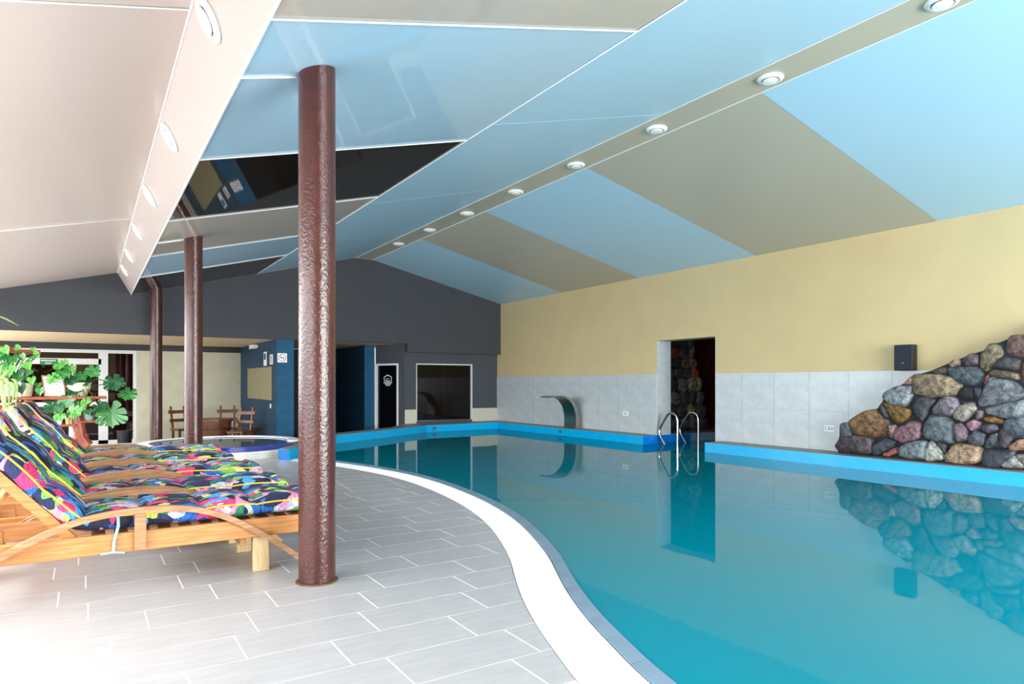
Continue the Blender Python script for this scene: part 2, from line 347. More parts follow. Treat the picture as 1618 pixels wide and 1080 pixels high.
for r in range(-21, 42):
    y0 = 2.375 + .3045 * (r - 1); xo = known.get(r, rnd.uniform(0, .594)) % .594
    for k in range(-6, 8):
        x0 = xo + .594 * k; P = clip(floor_poly, x0 + .004, x0 + .590, y0 + .0022, y0 + .3023)
        if len(P) < 3 or area(P) < .002: continue
        cx_ = x0 + .3; cy_ = y0 + .15; d = SN * cx_ + CS * cy_; l = CS * cx_ - SN * cy_
        vis = d > .8 and abs(l / d) < .86 and d * 474 > H * F * .62
        cand.append((vis, d, P))
cand.sort(key=lambda c: (not c[0], c[1])); rest = G()
for i, (vis, d, P) in enumerate(cand):
    if i < 296 and vis: G().prism([(x, y, -.008) for x, y in P], (0, 0, .008)).build('floor_tile', M_floor, floor)
    else: rest.prism([(x, y, -.008) for x, y in P], (0, 0, .008))
o = rest.build('floor_tile_field', M_floor, floor); o['kind'] = 'stuff'
# lower floor behind the pool and of the alcove
struct(G().box((XL, YB, ZA - .1), (XO, 23, ZA)).build('floor_lower', M_alc))
G().box((3.42, 12.4, ZA - .1), (XR, YB, ZA)).build('floor_slab', M_alc, bpy.data.objects['floor_lower'])

# ------------------------------------------------------------------ the pool
pool = thing('swimming_pool', (5.5, 7, -1.6), 'long indoor swimming pool with a curved tiled edge and blue tile bands', 'swimming pool')
XD = 8.78
FAR = [(XD, YE + .02), (XD, 7.68), (11.6, 7.68), (11.6, 9.25), (XD + .08, 9.25), (XD + .05, 14.5), (6.78, 14.36), (4.03, 12.56), (2.56, 10.25)]
OUTC = offset(IC, .275); EDG = offset(IC, .345, .012)
wpoly = [(p.x, p.y) for p in EDG[:-2]] + [(x, y) for x, y in FAR[::-1]]
g = G(); g.add([(x, y, -1.6) for x, y in wpoly], [tuple(range(len(wpoly)))]); n = len(wpoly)
g.add([(x, y, -1.6) for x, y in wpoly] + [(x, y, ZW - .02) for x, y in wpoly], [(i, (i + 1) % n, n + (i + 1) % n, n + i) for i in range(n)]); g.build('basin', M_basin, pool)
wat = G().add([(x, y, ZW) for x, y in wpoly], [tuple(range(n))]).build('pool_water', M_water, keep=True); tag(wat, 'still turquoise water filling the large curved pool', 'water', kind='stuff')
# near edge: white overflow grate and grey-blue edge tiles
acc = 0; i0 = 0; cuts = [0]
for i in range(1, len(IC)):
    acc += (OUTC[i] - OUTC[i - 1]).length
    if acc > .245: cuts.append(i); acc = 0
for a, b in zip(cuts, cuts[1:]):
    g = G(); top = OUTC[a:b + 1]; e = EDG[a:b + 1]; m_ = len(top); s1 = .003
    V = []; d = (top[-1] - top[0]).normalized() * s1
    for k, (p, q) in enumerate(zip(top, e)):
        sh = d if k == 0 else (-d if k == m_ - 1 else Vector((0, 0, 0)))
        V += [p + sh + Vector((0, 0, .004)), q + sh + Vector((0, 0, .006)), q + sh + Vector((0, 0, -.30)), p + sh + Vector((0, 0, -.30))]
    Fc = [(4 * k + j, 4 * k + (j + 1) % 4, 4 * k + 4 + (j + 1) % 4, 4 * k + 4 + j) for k in range(m_ - 1) for j in range(4)] + [(0, 1, 2, 3), (4 * m_ - 4, 4 * m_ - 3, 4 * m_ - 2, 4 * m_ - 1)]
    g.add(V, Fc).build('edge_tile', M_edge, pool, smooth=True)
# grate: frame strips and cross bars
M_grate = mat('white_grating', (246, 247, 248), .45)
IC2 = smooth_curve([(p.x, p.y) for p in IC], 8); gr = G(); acc = 0
I2 = offset(IC2, .008); O2 = offset(IC2, .268); chan = G()
for i in range(1, len(IC2)):
    acc += (IC2[i] - IC2[i - 1]).length
    if acc > .011:
        acc = 0; t = (IC2[i] - IC2[i - 1]).normalized() * .0036
        gr.prism([I2[i] - t, I2[i] + t, O2[i] + t, O2[i] - t], (0, 0, -.02))
        if False: pass
for dd in (.012, .075, .14, .205, .264):
    c = offset(IC2[::4], dd, -.005); gr.tube(c, 0, 4, flat=(.006, .005))
go = gr.build('overflow_grate', M_grate, pool); go['kind'] = 'stuff'; go['label'] = 'white slotted overflow grating along the curved edge'
c1 = offset(IC, .002, -.03); c2 = offset(IC, .275, -.03); nn = len(c1)
G().add(c1 + c2, [(i, i + 1, nn + i + 1, nn + i) for i in range(nn - 1)]).build('gutter_channel', mat('pale_gutter', (225, 228, 230), .5), pool)
# far surround: raised kerb slabs with two rows of blue tile
def kerb(front, back, name='coping_slab'):
    """front / back: lists of (x,y) of equal length"""
    for k in range(len(front) - 1):
        f0, f1, b0, b1 = front[k], front[k + 1], back[k], back[k + 1]
        G().prism([(*f0, ZD), (*f1, ZD), (*b1, ZD), (*b0, ZD)], (0, 0, -.022)).build(name, M_grey_cop, pool)
        G().prism([(*f0, ZD - .022), (*f1, ZD - .022), (*b1, ZD - .022), (*b0, ZD - .022)], (0, 0, -1.3)).build('surround_body', M_grout, pool)
def bands(P, z1=ZD, mats=(M_band1, M_band2)):
    zm = ZW + (ZD - ZW) / 2
    for p, q in zip(P, P[1:]):
        p, q = Vector((*p, 0)), Vector((*q, 0)); L = (q - p).length; t = (q - p).normalized(); n_ = Vector((t.y, -t.x, 0))
        if L < .01: continue
        for (za, zb, m) in ((ZW - .3, ZD - .004, mats[0]),):
            a, b = p, q; G().prism([a + Vector((0, 0, za)), b + Vector((0, 0, za)), b + Vector((0, 0, zb)), a + Vector((0, 0, zb))], n_ * SIDE * .008).build('tile_band', m, pool)
pass
SIDE = -1
kerb([(XD, YE), (XD, 7.68)], [(XR, YE), (XR, 7.68)]); bands([(XD, YE), (XD, 7.68)])
SIDE = 1; bands([(XD, 7.68), (11.6, 7.68)])if False else None
SIDE = -1
kerb([(XD + .08, 9.25), (XD + .05, 14.5)], [(XR, 9.25), (XR, 15.17)]); bands([(XD + .08, 9.25), (XD + .05, 14.5)])
bands([(10.15, 9.25), (XD + .08, 9.25)], mats=(M_band2, M_band2)); M_bandp = mat('pale_blue_pool_tile', (128, 172, 200), .25); bands([(11.6, 9.25), (10.15, 9.25)], mats=(M_bandp, M_bandp))
kerb([(XD + .05, 14.5), (6.78, 14.36)], [(XR, 15.17), (6.58, 15.17)]); bands([(XD + .05, 14.5), (6.78, 14.36)])
fr = [(6.78, 14.36), (5.98, 13.80), (5.18, 13.27), (4.03, 12.56), (3.3, 11.4), (2.56, 10.25)]
bk = [(6.58, 15.17), (5.79, 14.13), (5.0, 13.60), (3.78, 12.82), (3.21, 11.50), (2.47, 10.47)]
kerb(fr, bk); bands(fr); bands([(2.56, 10.25), (2.47, 10.47)], mats=(mat('deep_blue_pool_tile', (0, 104, 176), .25), M_band2))
for P_ in (gx(886, 681.5, XD + .06), gy(686.5, 676, 14.34)):
    nrm = Vector((-1, 0, 0)) if P_.x > 8 else Vector((0, -1, 0)); s_ = Vector((0, 1, 0)) if P_.x > 8 else Vector((1, 0, 0))
    g = G(); ring = [P_ + nrm * .012 + s_ * (.035 * math.cos(a)) + Vector((0, 0, .035 * math.sin(a))) for a in [2 * math.pi * k / 20 for k in range(20)]]
    g.prism(ring, nrm * .014); f_ = g.build('inlet_fitting', mat('grey_fitting', (96, 92, 88), .4), pool)
    for dz_ in (0,): G().lathe([(0, 0), (.014, 0), (.012, .006), (0, .007)], P_ + nrm * .026 + Vector((0, 0, dz_)), 10, M=nrm.to_track_quat('Z', 'Y').to_matrix()).build('nozzle', M_black, f_)
# ladder hand rails
lad = thing('pool_ladder', (9.5, 8.95, ZW), 'stainless steel pool ladder with two looped hand rails at the opening', 'ladder')
for X in (9.23, 9.79):
    raw = [(8.94, -1.0), (8.96, -.12), (9.04, ZW), (9.15, .15), (9.19, .26), (9.15, .35), (9.02, .52), (8.96, .585), (8.90, .605), (8.82, .60), (8.76, .565), (8.73, .50), (8.725, .40), (8.725, .1), (8.725, -1.0)]
    c = smooth_curve([(a, b) for a, b in raw], 5); G().tube([(X, p.x, p.y) for p in c], .0215, 12).build('hand_rail', M_steel, lad, smooth=True)
for z in (-.35, -.6, -.85): G().box((9.23, 8.70, z), (9.79, 8.78, z + .03)).build('tread', M_steel, lad)

# swan-neck water spout
sp = thing('water_spout', (9.05, 11.5, ZD), 'curved stainless steel swan neck water spout on the pool surround', 'water spout')
yA, yB = 11.93, 11.52
prof = [(9.02, ZD), (9.03, .35), (9.015, .5), (8.97, .64), (8.89, .755), (8.79, .83), (8.68, .87), (8.58, .88), (8.48, .875), (8.37, .86)]
pc = smooth_curve(prof, 5); 
inner = [Vector((p.x, 0, p.y)) for p in pc]
def offs(C, d):
    R = []
    for i, p in enumerate(C):
        t = (C[min(i + 1, len(C) - 1)] - C[max(i - 1, 0)]).normalized(); n_ = Vector((t.z, 0, -t.x)); R.append(p + n_ * d)
    return R
def sheet(C, ya, yb, th, name, m):
    D_ = offs(C, th); n_ = len(C); V = []
    for p, q in zip(C, D_): V += [Vector((p.x, ya, p.z)), Vector((p.x, yb, p.z)), Vector((q.x, yb, q.z)), Vector((q.x, ya, q.z))]
    Fc = [(4 * k + j, 4 * k + (j + 1) % 4, 4 * k + 4 + (j + 1) % 4, 4 * k + 4 + j) for k in range(n_ - 1) for j in range(4)] + [(0, 1, 2, 3), tuple(4 * n_ - 4 + j for j in range(4))]
    return G().add(V, Fc).build(name, m, sp, smooth=True)
M_spout = mat('brushed_steel_sheet', (160, 158, 150), .28, metal=1)
sheet(inner, yA, yB, .006, 'lower_sheet', M_spout)
# hollow neck: outer sheet and two cheeks that close towards the lip
out_ = []
for i, p in enumerate(inner):
    f = i / (len(inner) - 1); t = (inner[min(i + 1, len(inner) - 1)] - inner[max(i - 1, 0)]).normalized(); n_ = Vector((t.z, 0, -t.x)); out_.append(p + n_ * (.115 * max(0, 1 - f * 1.3) + .012))
sheet(out_, yA, yB, .006, 'upper_sheet', M_spout)
for y in (yA, yB):
    k = len(inner); G().add([Vector((p.x, y, p.z)) for p in inner] + [Vector((p.x, y, p.z)) for p in out_], [(i, i + 1, k + i + 1, k + i) for i in range(k - 1)]).build('cheek', M_spout, sp)
G().box((8.98, yB - .03, ZD), (9.2, yA + .03, ZD + .012)).build('base_plate', M_spout, sp)

# ------------------------------------------------------------------ columns
names = ('thick maroon steel column rising from the tiles beside the first lounger', 'maroon steel column standing between the loungers and the round tub', 'maroon steel column behind the round tub under the charcoal wall')
for k, (cx_, cy_) in enumerate(((1.15, 3.94), (1.14, 9.27), (1.14, 14.62))):
    t = thing('column', (cx_, cy_, 0), names[k], 'column', 'maroon columns')
    g = G(); nS = 40; V = []; zs = [0, .03] + [.1 + i * .2 for i in range(14)] + [None]
    for z in zs:
        for q in range(nS):
            a = 2 * math.pi * q / nS; x = cx_ + .1065 * math.cos(a); V.append((x, cy_ + .1065 * math.sin(a), ceil_z(x) - .001 if z is None else z))
    m_ = len(zs); Fc = [(i * nS + q, i * nS + (q + 1) % nS, (i + 1) * nS + (q + 1) % nS, (i + 1) * nS + q) for i in range(m_ - 1) for q in range(nS)] + [tuple((m_ - 1) * nS + q for q in range(nS)), tuple(range(nS))[::-1]]
    g.add(V, Fc).build('shaft', M_col, t, smooth=True)
    G().lathe([(.1, 0), (.124, 0), (.121, .007), (.1, .009)], (cx_, cy_, 0), 32).build('base_ring', mat('rusty_sealant', (92, 70, 48), .8, var=.3, vscale=30), t, smooth=True)

# ------------------------------------------------------------------ ceiling vents
def vent(c, nrm, label, group):
    M = nrm.to_track_quat('Z', 'Y').to_matrix(); t = thing('ceiling_vent', c, label, 'air vent', group)
    G().lathe([(.075, 0), (.118, 0), (.122, .008), (.112, .022), (.088, .03), (.078, .02), (.075, 0)], c, 36, M=M).build('rim', M_white, t, smooth=True)
    G().lathe([(0, .004), (.074, .004)], c, 36, M=M).build('throat', mat('vent_shadow', (40, 42, 46), .7), t)
    G().lathe([(.02, .006), (.02, .022), (.066, .024), (.072, .03), (.066, .038), (0, .044)], c, 36, M=M).build('disc', M_white, t, smooth=True)
NTH = ('first', 'second', 'third', 'fourth', 'fifth', 'sixth', 'seventh', 'eighth')
for y, w_ in zip((12.98, 11.49, 10.02, 8.49, 7.01, 5.52, 4.015, 2.5), NTH): vent(Vector((5.5, y, 4.084)), Vector((0, 0, -1)), 'round white air valve in the taupe ridge strip, %s from the charcoal gable wall' % w_, 'air valves along the ridge')
bn = Vector((-(2.904 - 3.314), 0, -(.73 - .502))) ; bn = Vector((-.874, 0, -.486))
for y, w_ in zip((13.73, 12.09, 10.1, 8.11, 6.09, 4.01), NTH): vent(Vector((.575, y, 3.183)), bn.normalized(), 'round white air valve in the pale pink bulkhead, %s from the charcoal wall' % w_, 'air valves along the bulkhead')

# ------------------------------------------------------------------ round tub
TC = Vector((1.9, 12.02, 0)); tub = thing('round_hot_tub', TC, 'round raised hot tub with pale mosaic side, navy tile and white rim', 'hot tub')
def ringpart(r0, r1, z0, z1, a0, a1, name, m, n_=48):
    V = []; 
    for k in range(n_ + 1):
        a = a0 + (a1 - a0) * k / n_; c, s_ = math.cos(a), math.sin(a)
        V += [TC + Vector((r0 * c, r0 * s_, z0)), TC + Vector((r1 * c, r1 * s_, z0)), TC + Vector((r1 * c, r1 * s_, z1)), TC + Vector((r0 * c, r0 * s_, z1))]
    Fc = [(4 * k + j, 4 * k + (j + 1) % 4, 4 * k + 4 + (j + 1) % 4, 4 * k + 4 + j) for k in range(n_) for j in range(4)] + [(0, 1, 2, 3), tuple(4 * n_ + j for j in range(4))]
    return G().add(V, Fc).build(name, m, tub, smooth=True)
ringpart(1.12, 1.34, 0, .10, 0, 2 * math.pi, 'mosaic_side', M_mosaic); ringpart(1.10, 1.345, .10, .112, 0, 2 * math.pi, 'white_ledge', M_white)
ringpart(1.08, 1.2, .112, .185, 0, 2 * math.pi, 'navy_band', M_navy)
ringpart(1.07, 1.24, .185, .20, math.radians(-25), math.radians(215), 'white_rim', M_white)
ringpart(1.02, 1.08, -.3, .17, 0, 2 * math.pi, 'inner_wall', M_navy)
G().lathe([(0, -.3), (1.05, -.3)], TC, 48).build('tub_floor', M_navy, tub)
tw = G().add([TC + Vector((1.08 * math.cos(2 * math.pi * k / 48), 1.08 * math.sin(2 * math.pi * k / 48), .178)) for k in range(48)], [tuple(range(48))]).build('tub_water', M_tubwater, keep=True); tag(tw, 'dark blue water filling the round hot tub to the rim', 'water', kind='stuff')

# ------------------------------------------------------------------ alcove behind
YA = 19.0
struct(G().box((XL, YB + .18, 2.133), (6.6, YA, 2.16)).build('ceiling_alcove', M_soffit))
g = G(); g.box((1.04, YA, ZA), (3.5, YA + .12, 1.98)); struct(g.build('wall_alcove', M_beige_wall))
struct(G().box((XL, YA - .02, 1.98), (3.5, YA + .12, 2.133)).build('trim_1', mat('dark_lintel', (44, 42, 48), .6)))
# glazed partition
fz = -.35
part = struct(G().box((-2.55, YA + .05, fz), (1.0, YA + .06, 1.96)).build('window_4', M_glass2))
for a, b in (((-2.6, YA, 1.9), (1.04, YA + .08, 1.98)), ((-2.6, YA, 1.62), (.30, YA + .08, 1.76)), ((.24, YA, fz), (.44, YA + .08, 1.9)), ((.97, YA, fz), (1.04, YA + .08, 1.9)), ((-1.45, YA, fz), (-1.28, YA + .08, 1.62)), ((-2.6, YA, fz), (-2.5, YA + .08, 1.9)), ((-.36, YA, fz), (-.22, YA + .08, 1.62)), ((-2.5, YA, fz), (.97, YA + .07, -.22)), ((-2.5, YA, 0.62), (.24, YA + .07, .72))):
    G().box(a, b).build('frame_bar', M_pvc, part)
# room seen through the partition
g = G(); g.box((XL, 22.3, ZA), (3.5, 22.4, 2.6)); g.box((3.4, YA + .2, ZA), (3.5, 22.3, 2.6)); g.box((XL - .1, YA + .2, ZA), (XL, 22.4, 2.7)); struct(g.build('wall_far', M_maroon)); struct(G().box((XL, YA + .13, 2.6), (3.5, 22.4, 2.7)).build('ceiling_far', M_soffit))
t = thing('white_counter', (.9, 20.4, ZA), 'low white counter behind the glass partition', 'counter'); G().box((.2, 20.1, .3), (1.5, 20.7, .42)).build('top', M_white, t); G().box((.25, 20.15, ZA), (1.45, 20.65, .3)).build('body', M_maroon, t)
t = thing('wicker_basket', (1.12, 19.75, ZA), 'pale wicker basket behind the glass partition', 'basket'); G().lathe([(.0, 0), (.15, 0), (.19, .45), (.17, .45), (.14, .03), (0, .03)], (1.12, 19.75, ZA), 20).build('woven_body', mat('pale_wicker', (205, 200, 190), .8, bump=.6, bscale=60), t, smooth=True)
G().lathe([(.17, .44), (.2, .44), (.2, .48), (.17, .48), (.17, .44)], (1.12, 19.75, ZA), 20).build('rim', mat('pale_wicker', (205, 200, 190)), t)
# green exit sign
es = G().box((-.92, YA - .02, 1.60), (-.58, YA - .001, 1.74)).build('exit_sign', mat('sign_green', (18, 110, 72), .5)); tag(es, 'small green exit sign with white lettering on the partition frame', 'sign')
Mx = Matrix.Translation((-.75, YA - .022, 1.635)) @ Matrix.Rotation(math.pi / 2, 4, 'X'); text_mesh('EXIT', .065, Mx, LM, 'lettering', es)
for k in range(8): G().box((-.9 + .037 * k, YA - .023, 1.685), (-.875 + .037 * k, YA - .02, 1.715)).build('lettering_mark', LM, es)
# teal tiled pier with signs
pier = struct(G().box((3.5, YB + .02, ZA), (3.86, YA, 2.13)).build('wall_pier', M_blueD))
for z0, z1 in ((ZA, .25), (.25, .85), (.85, 1.45), (1.45, 2.13)):
    G().box((3.49, YB + .005, z0 + .002), (3.865, YB + .02, z1 - .002)).build('wall_tile', M_blueT, pier)
    for k in range(6):
        y0 = YB + .03 + k * .66
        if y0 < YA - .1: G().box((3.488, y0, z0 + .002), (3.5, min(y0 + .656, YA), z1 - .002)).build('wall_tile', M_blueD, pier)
tag(G().box((3.47, 15.38, .79), (3.486, 18.0, 1.54)).build('wall_panel', mat('khaki_gloss_panel', (136, 127, 90), .15, var=.08)), 'khaki glossy panel mounted on the side of the blue tiled pier', 'panel')
t = thing('no_smoking_sign', (3.62, YB, 1.55), 'square white no smoking sign on the blue tiled pier', 'sign'); sc = gy(446, 565, YB)
G().box((sc.x - .1, YB - .004, sc.z - .1), (sc.x + .1, YB + .004, sc.z + .1)).build('plate', M_white, t)
MR = mat('sign_red', (150, 60, 70), .6); cc = Vector((sc.x, YB - .006, sc.z))
G().tube([cc + Vector((.075 * math.cos(a), 0, .075 * math.sin(a))) for a in [2 * math.pi * k / 28 for k in range(28)]], .006, 6, closed=True).build('ring', MR, t)
G().tube([cc + Vector((-.053, 0, .053)), cc + Vector((.053, 0, -.053))], .006, 6).build('slash', MR, t)
G().box((cc.x - .045, YB - .008, cc.z - .008), (cc.x + .04, YB - .005, cc.z + .008)).build('cigarette', M_black, t)
def pier_at(px, py): return gx(px, py, 3.486)
p = pier_at(428.5, 567.5); t = thing('paper_notice', (3.48, p.y, p.z), 'narrow white notice with black marks on the blue tiled pier', 'sign')
G().box((3.482, p.y - .16, p.z - .11), (3.488, p.y + .12, p.z + .11)).build('sheet', M_white, t)
for k in range(4): G().box((3.479, p.y - .07, p.z + .055 - k * .042), (3.482, p.y + .05, p.z + .078 - k * .042)).build('printed_mark', M_black, t)
p = pier_at(419, 566.5); t = thing('paper_notice', (3.48, p.y, p.z), 'white notice with a blue block on the blue tiled pier', 'sign')
G().box((3.482, p.y - .15, p.z - .16), (3.488, p.y + .15, p.z + .16)).build('sheet', M_white, t); G().box((3.479, p.y - .09, p.z - .02), (3.482, p.y + .11, p.z + .12)).build('printed_block', mat('print_blue', (60, 80, 130), .6), t)
p = pier_at(428, 641); tag(G().box((3.47, p.y - .04, p.z - .05), (3.49, p.y + .04, p.z + .05)).build('light_switch', M_white), 'small white light switch low on the blue tiled pier', 'switch')
p = pier_at(405, 547); t = thing('emergency_light', (3.42, p.y, 2.0), 'white emergency light box under the soffit beside the blue pier', 'light'); G().box((3.36, p.y - .22, 2.02), (3.486, p.y + .22, 2.1)).build('housing', M_white, t, bevel=.01); G().box((3.34, p.y - .18, 2.0), (3.46, p.y + .14, 2.02)).build('diffuser', M_pvc, t)
# second pier and dark passage
pier2 = struct(G().box((5.94, 16.21, ZA), (6.2, YA, 2.13)).build('wall_pier_passage', M_blueD))
for z0, z1 in ((ZA, .3), (.3, .95), (.95, 1.6), (1.6, 2.13)):
    G().box((5.93, 16.195, z0 + .002), (6.2, 16.21, z1 - .002)).build('wall_tile', M_blueT, pier2)
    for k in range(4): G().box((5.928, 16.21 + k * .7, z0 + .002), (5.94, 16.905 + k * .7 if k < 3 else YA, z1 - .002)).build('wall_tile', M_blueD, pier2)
struct(G().box((3.86, YA, ZA), (6.6, YA + .1, 2.13)).build('wall_passage', mat('passage_gloom_wall', (16, 18, 40), .7)))  # near-black colour puts the gloom of the unlit passage into its end wall

# ------------------------------------------------------------------ rustic chairs and round table in the alcove
def chair(c, rz, label):
    t = thing('rustic_chair', c, label, 'chair', 'rustic wooden chairs'); R = Matrix.Rotation(rz, 3, 'Z'); c = Vector(c)
    def bx(a, b, n, tilt=0, piv=0):
        g = G().box(a, b)
        g.v = [c + R @ (Matrix.Rotation(tilt, 3, 'X') @ (v - Vector((0, .17, .44))) + Vector((0, .17, .44)) if tilt else v) for v in g.v]; g.build(n, M_rust, t, bevel=.006)
    bx((-.21, -.2, .40), (.21, .2, .44), 'seat')
    for x in (-.18, .13):
        bx((x, -.18, 0), (x + .05, -.13, .40), 'leg'); bx((x, .14, 0), (x + .05, .19, .40), 'leg'); bx((x, .15, .44), (x + .045, .19, .98), 'back_post', -.2)
    bx((-.235, .14, .80), (.235, .165, .88), 'back_rail', -.2); bx((-.22, .14, .60), (.22, .165, .67), 'back_rail', -.2)
    return t
def onY(px, Y): q = gy(px, 600, Y); return (q.x, Y, ZA)
chair(onY(360, 17.3), -.15, 'rustic wooden chair standing against the beige wall behind the table')
chair(onY(379, 16.0), -.8, 'rustic wooden chair nearest the table on the blue pier side'); chair(onY(403, 16.9), -1.1, 'rustic wooden chair pushed close to the blue tiled pier')
chair(onY(289, 17.5), .35, 'rustic wooden chair half hidden behind the middle column')
tp = Vector(onY(333, 16.5)); t = thing('barrel_table', tp, 'round wooden barrel table among the rustic chairs', 'table')
G().lathe([(0, 0), (.36, 0), (.41, .3), (.44, .66), (0, .66)], tp, 28).build('barrel_body', M_rust, t, smooth=True); G().lathe([(0, .66), (.47, .66), (.47, .71), (0, .71)], tp, 28).build('table_top', M_rust, t)
for z, r in ((.2, .40), (.48, .432)): G().lathe([(r - .02, z), (r + .006, z), (r + .008, z + .03), (r - .02, z + .03), (r - .02, z)], tp, 28).build('hoop', mat('dark_hoop', (60, 34, 22), .4), t)
bp = Vector(onY(197, 17.6)); t = thing('waste_bin', bp, 'black waste bin beside the column behind the tub', 'bin'); G().lathe([(0, 0), (.13, 0), (.16, .42), (.145, .42), (.12, .02), (0, .02)], bp, 20).build('bin_body', M_black, t, smooth=True); G().lathe([(.145, .41), (.17, .41), (.17, .44), (.145, .44), (.145, .41)], bp, 20).build('rim', M_black, t)

# ------------------------------------------------------------------ stones
def stone_mesh(poly2, o, u, v, n_, depth, back, seed):
    r = random.Random(seed)
    c0 = sum((Vector(p) for p in poly2), Vector((0, 0))) / len(poly2); poly2 = [c0 + (Vector(p) - c0) * 1.13 for p in poly2]
    for _ in range(2):
        q = []
        for i in range(len(poly2)):
            a, b = Vector(poly2[i]), Vector(poly2[(i + 1) % len(poly2)]); q += [a * .85 + b * .15, a * .15 + b * .85]
        poly2 = q
    c = sum((Vector(p) for p in poly2), Vector((0, 0))) / len(poly2); N_ = len(poly2); V = []
    tx, ty = r.uniform(-.25, .25), r.uniform(-.25, .25); size = max((Vector(p) - c).length for p in poly2)
    for sc_, h in ((.98, -back), (1.0, -.02), (.97, depth * .35), (.86, depth * .75), (.58, depth * .97), (.25, depth * 1.05)):
        for p in poly2:
            w = (Vector(p) - c) * sc_; hh = h + (w.x * tx + w.y * ty) * (1 if h > 0 else 0) + r.uniform(-.06, .06) * size * (.5 if h > 0 else 0)
            q_ = o + u * (c.x + w.x) + v * (c.y + w.y) + n_ * hh; q_.z = max(q_.z, ZD + .002); V.append(q_)
    Fc = [(i * N_ + k, i * N_ + (k + 1) % N_, (i + 1) * N_ + (k + 1) % N_, (i + 1) * N_ + k) for i in range(5) for k in range(N_)] + [tuple(5 * N_ + k for k in range(N_))]
    return G().add(V, Fc)
def stone_mat(rgb, k):
    key = 'stone_%d_%d_%d' % tuple(v // 6 for v in rgb)
    return mat(key, tuple(max(0, int(v * .52)) for v in rgb), .62, rgb2=tuple(min(255, int(v * 1.12)) for v in rgb), vscale=11, bump=.9, bscale=24, det=12, nr=.78, rp=(.42, .6))
ST = [([(170,655),(235,645),(240,720),(215,745),(165,735)],(110,112,118)),([(240,640),(330,580),(400,570),(465,650),(465,730),(380,735),(260,710)],(128,94,62)),
([(140,790),(170,745),(260,725),(360,745),(370,830),(300,838),(160,815)],(92,80,86)),([(380,780),(450,745),(510,760),(490,800),(420,840),(380,840)],(66,70,78)),
([(430,840),(515,795),(525,830),(470,855)],(160,88,80)),([(430,520),(520,545),(600,570),(590,610),(520,655),(480,620)],(138,102,52)),([(400,565),(430,525),(470,610),(455,628)],(58,58,62)),
([(440,465),(510,425),(610,420),(605,480),(570,545),(480,530),(435,495)],(142,148,152)),([(470,665),(510,665),(500,745),(470,735)],(160,130,124)),([(500,690),(620,635),(655,655),(660,735),(560,768),(505,745)],(140,100,110)),
([(555,412),(610,355),(612,412)],(176,126,116)),([(614,355),(760,355),(850,370),(905,420),(870,480),(720,490),(630,465)],(150,130,104)),([(715,330),(820,305),(825,345),(760,362)],(104,84,80)),
([(835,315),(920,305),(1010,310),(1048,365),(1040,418),(930,418),(850,370)],(82,92,100)),([(830,290),(860,262),(900,258),(900,295),(850,308)],(172,138,122)),([(905,260),(960,222),(1005,235),(1005,290),(940,300)],(108,92,98)),
([(1025,235),(1075,165),(1150,175),(1165,225),(1110,290),(1060,330),(1020,300)],(132,118,92)),([(1205,118),(1304,112),(1420,150),(1440,240),(1304,255),(1230,240),(1180,215)],(134,100,96)),
([(1100,300),(1160,245),(1268,262),(1255,330),(1150,320)],(76,68,72)),([(1075,345),(1110,322),(1250,345),(1265,385),(1190,385),(1090,360)],(116,102,82)),([(1275,290),(1310,262),(1400,270),(1400,430),(1310,440),(1270,400)],(148,98,72)),
([(1085,370),(1200,388),(1310,450),(1312,490),(1200,520),(1040,545),(1025,520),(1060,440)],(112,115,123)),([(1040,560),(1180,530),(1310,505),(1330,600),(1200,622),(1060,590)],(140,144,148)),([(1180,632),(1330,610),(1350,735),(1220,738),(1165,690)],(116,122,134)),
([(875,470),(930,425),(985,440),(985,500),(910,515)],(40,40,46)),([(985,430),(1040,440),(1035,520),(995,510)],(66,64,72)),([(610,540),(650,490),(750,500),(750,525),(710,560),(680,635),(640,610)],(80,82,86)),
([(735,560),(800,490),(870,495),(890,540),(850,610),(740,590)],(134,124,132)),([(870,590),(905,535),(990,515),(1000,570),(930,640),(870,615)],(158,146,134)),([(1000,570),(1040,575),(1040,622),(1000,630)],(124,102,112)),
([(685,670),(720,605),(830,615),(865,680),(865,770),(760,755),(685,730)],(106,114,122)),([(865,660),(910,645),(950,690),(950,750),(890,760)],(122,106,112)),([(940,650),(985,628),(1025,645),(1020,685),(970,698)],(172,126,140)),
([(950,740),(990,695),(1060,720),(1040,790),(960,775)],(102,102,110)),([(1045,615),(1110,610),(1170,635),(1160,655),(1060,640)],(168,116,56)),([(1035,660),(1120,655),(1135,690),(1080,715),(1040,690)],(92,92,100)),
([(1060,760),(1100,715),(1135,710),(1140,800),(1050,800)],(94,98,106)),([(1140,690),(1165,670),(1230,735),(1190,800),(1145,790)],(78,70,78)),([(535,800),(600,765),(700,760),(710,870),(600,865),(530,845)],(126,136,142)),
([(705,790),(735,755),(790,810),(805,870),(700,880)],(172,176,166)),([(760,760),(820,780),(815,850),(790,810)],(66,66,72)),([(820,850),(870,775),(1025,795),(1035,880),(960,900),(830,885)],(172,142,116)),
([(1045,815),(1230,815),(1240,850),(1165,920),(1050,915)],(68,72,86)),([(1165,900),(1240,845),(1290,900),(1280,925),(1180,920)],(142,146,142)),([(1200,790),(1260,750),(1330,755),(1330,815),(1210,815)],(182,136,112)),
([(1245,845),(1360,832),(1370,910),(1300,900)],(176,156,150)),([(1050,370),(1080,350),(1075,400),(1055,430)],(150,84,68))]
rock = thing('boulder_wall', (9.0, 4.2, ZD), 'sloping pile of mortared multicoloured boulders against the right wall', 'rock wall')
uY_, vZ = Vector((0, -1, 0)), Vector((0, 0, 1)); NX = Vector((-1, 0, 0)); XS = 8.99
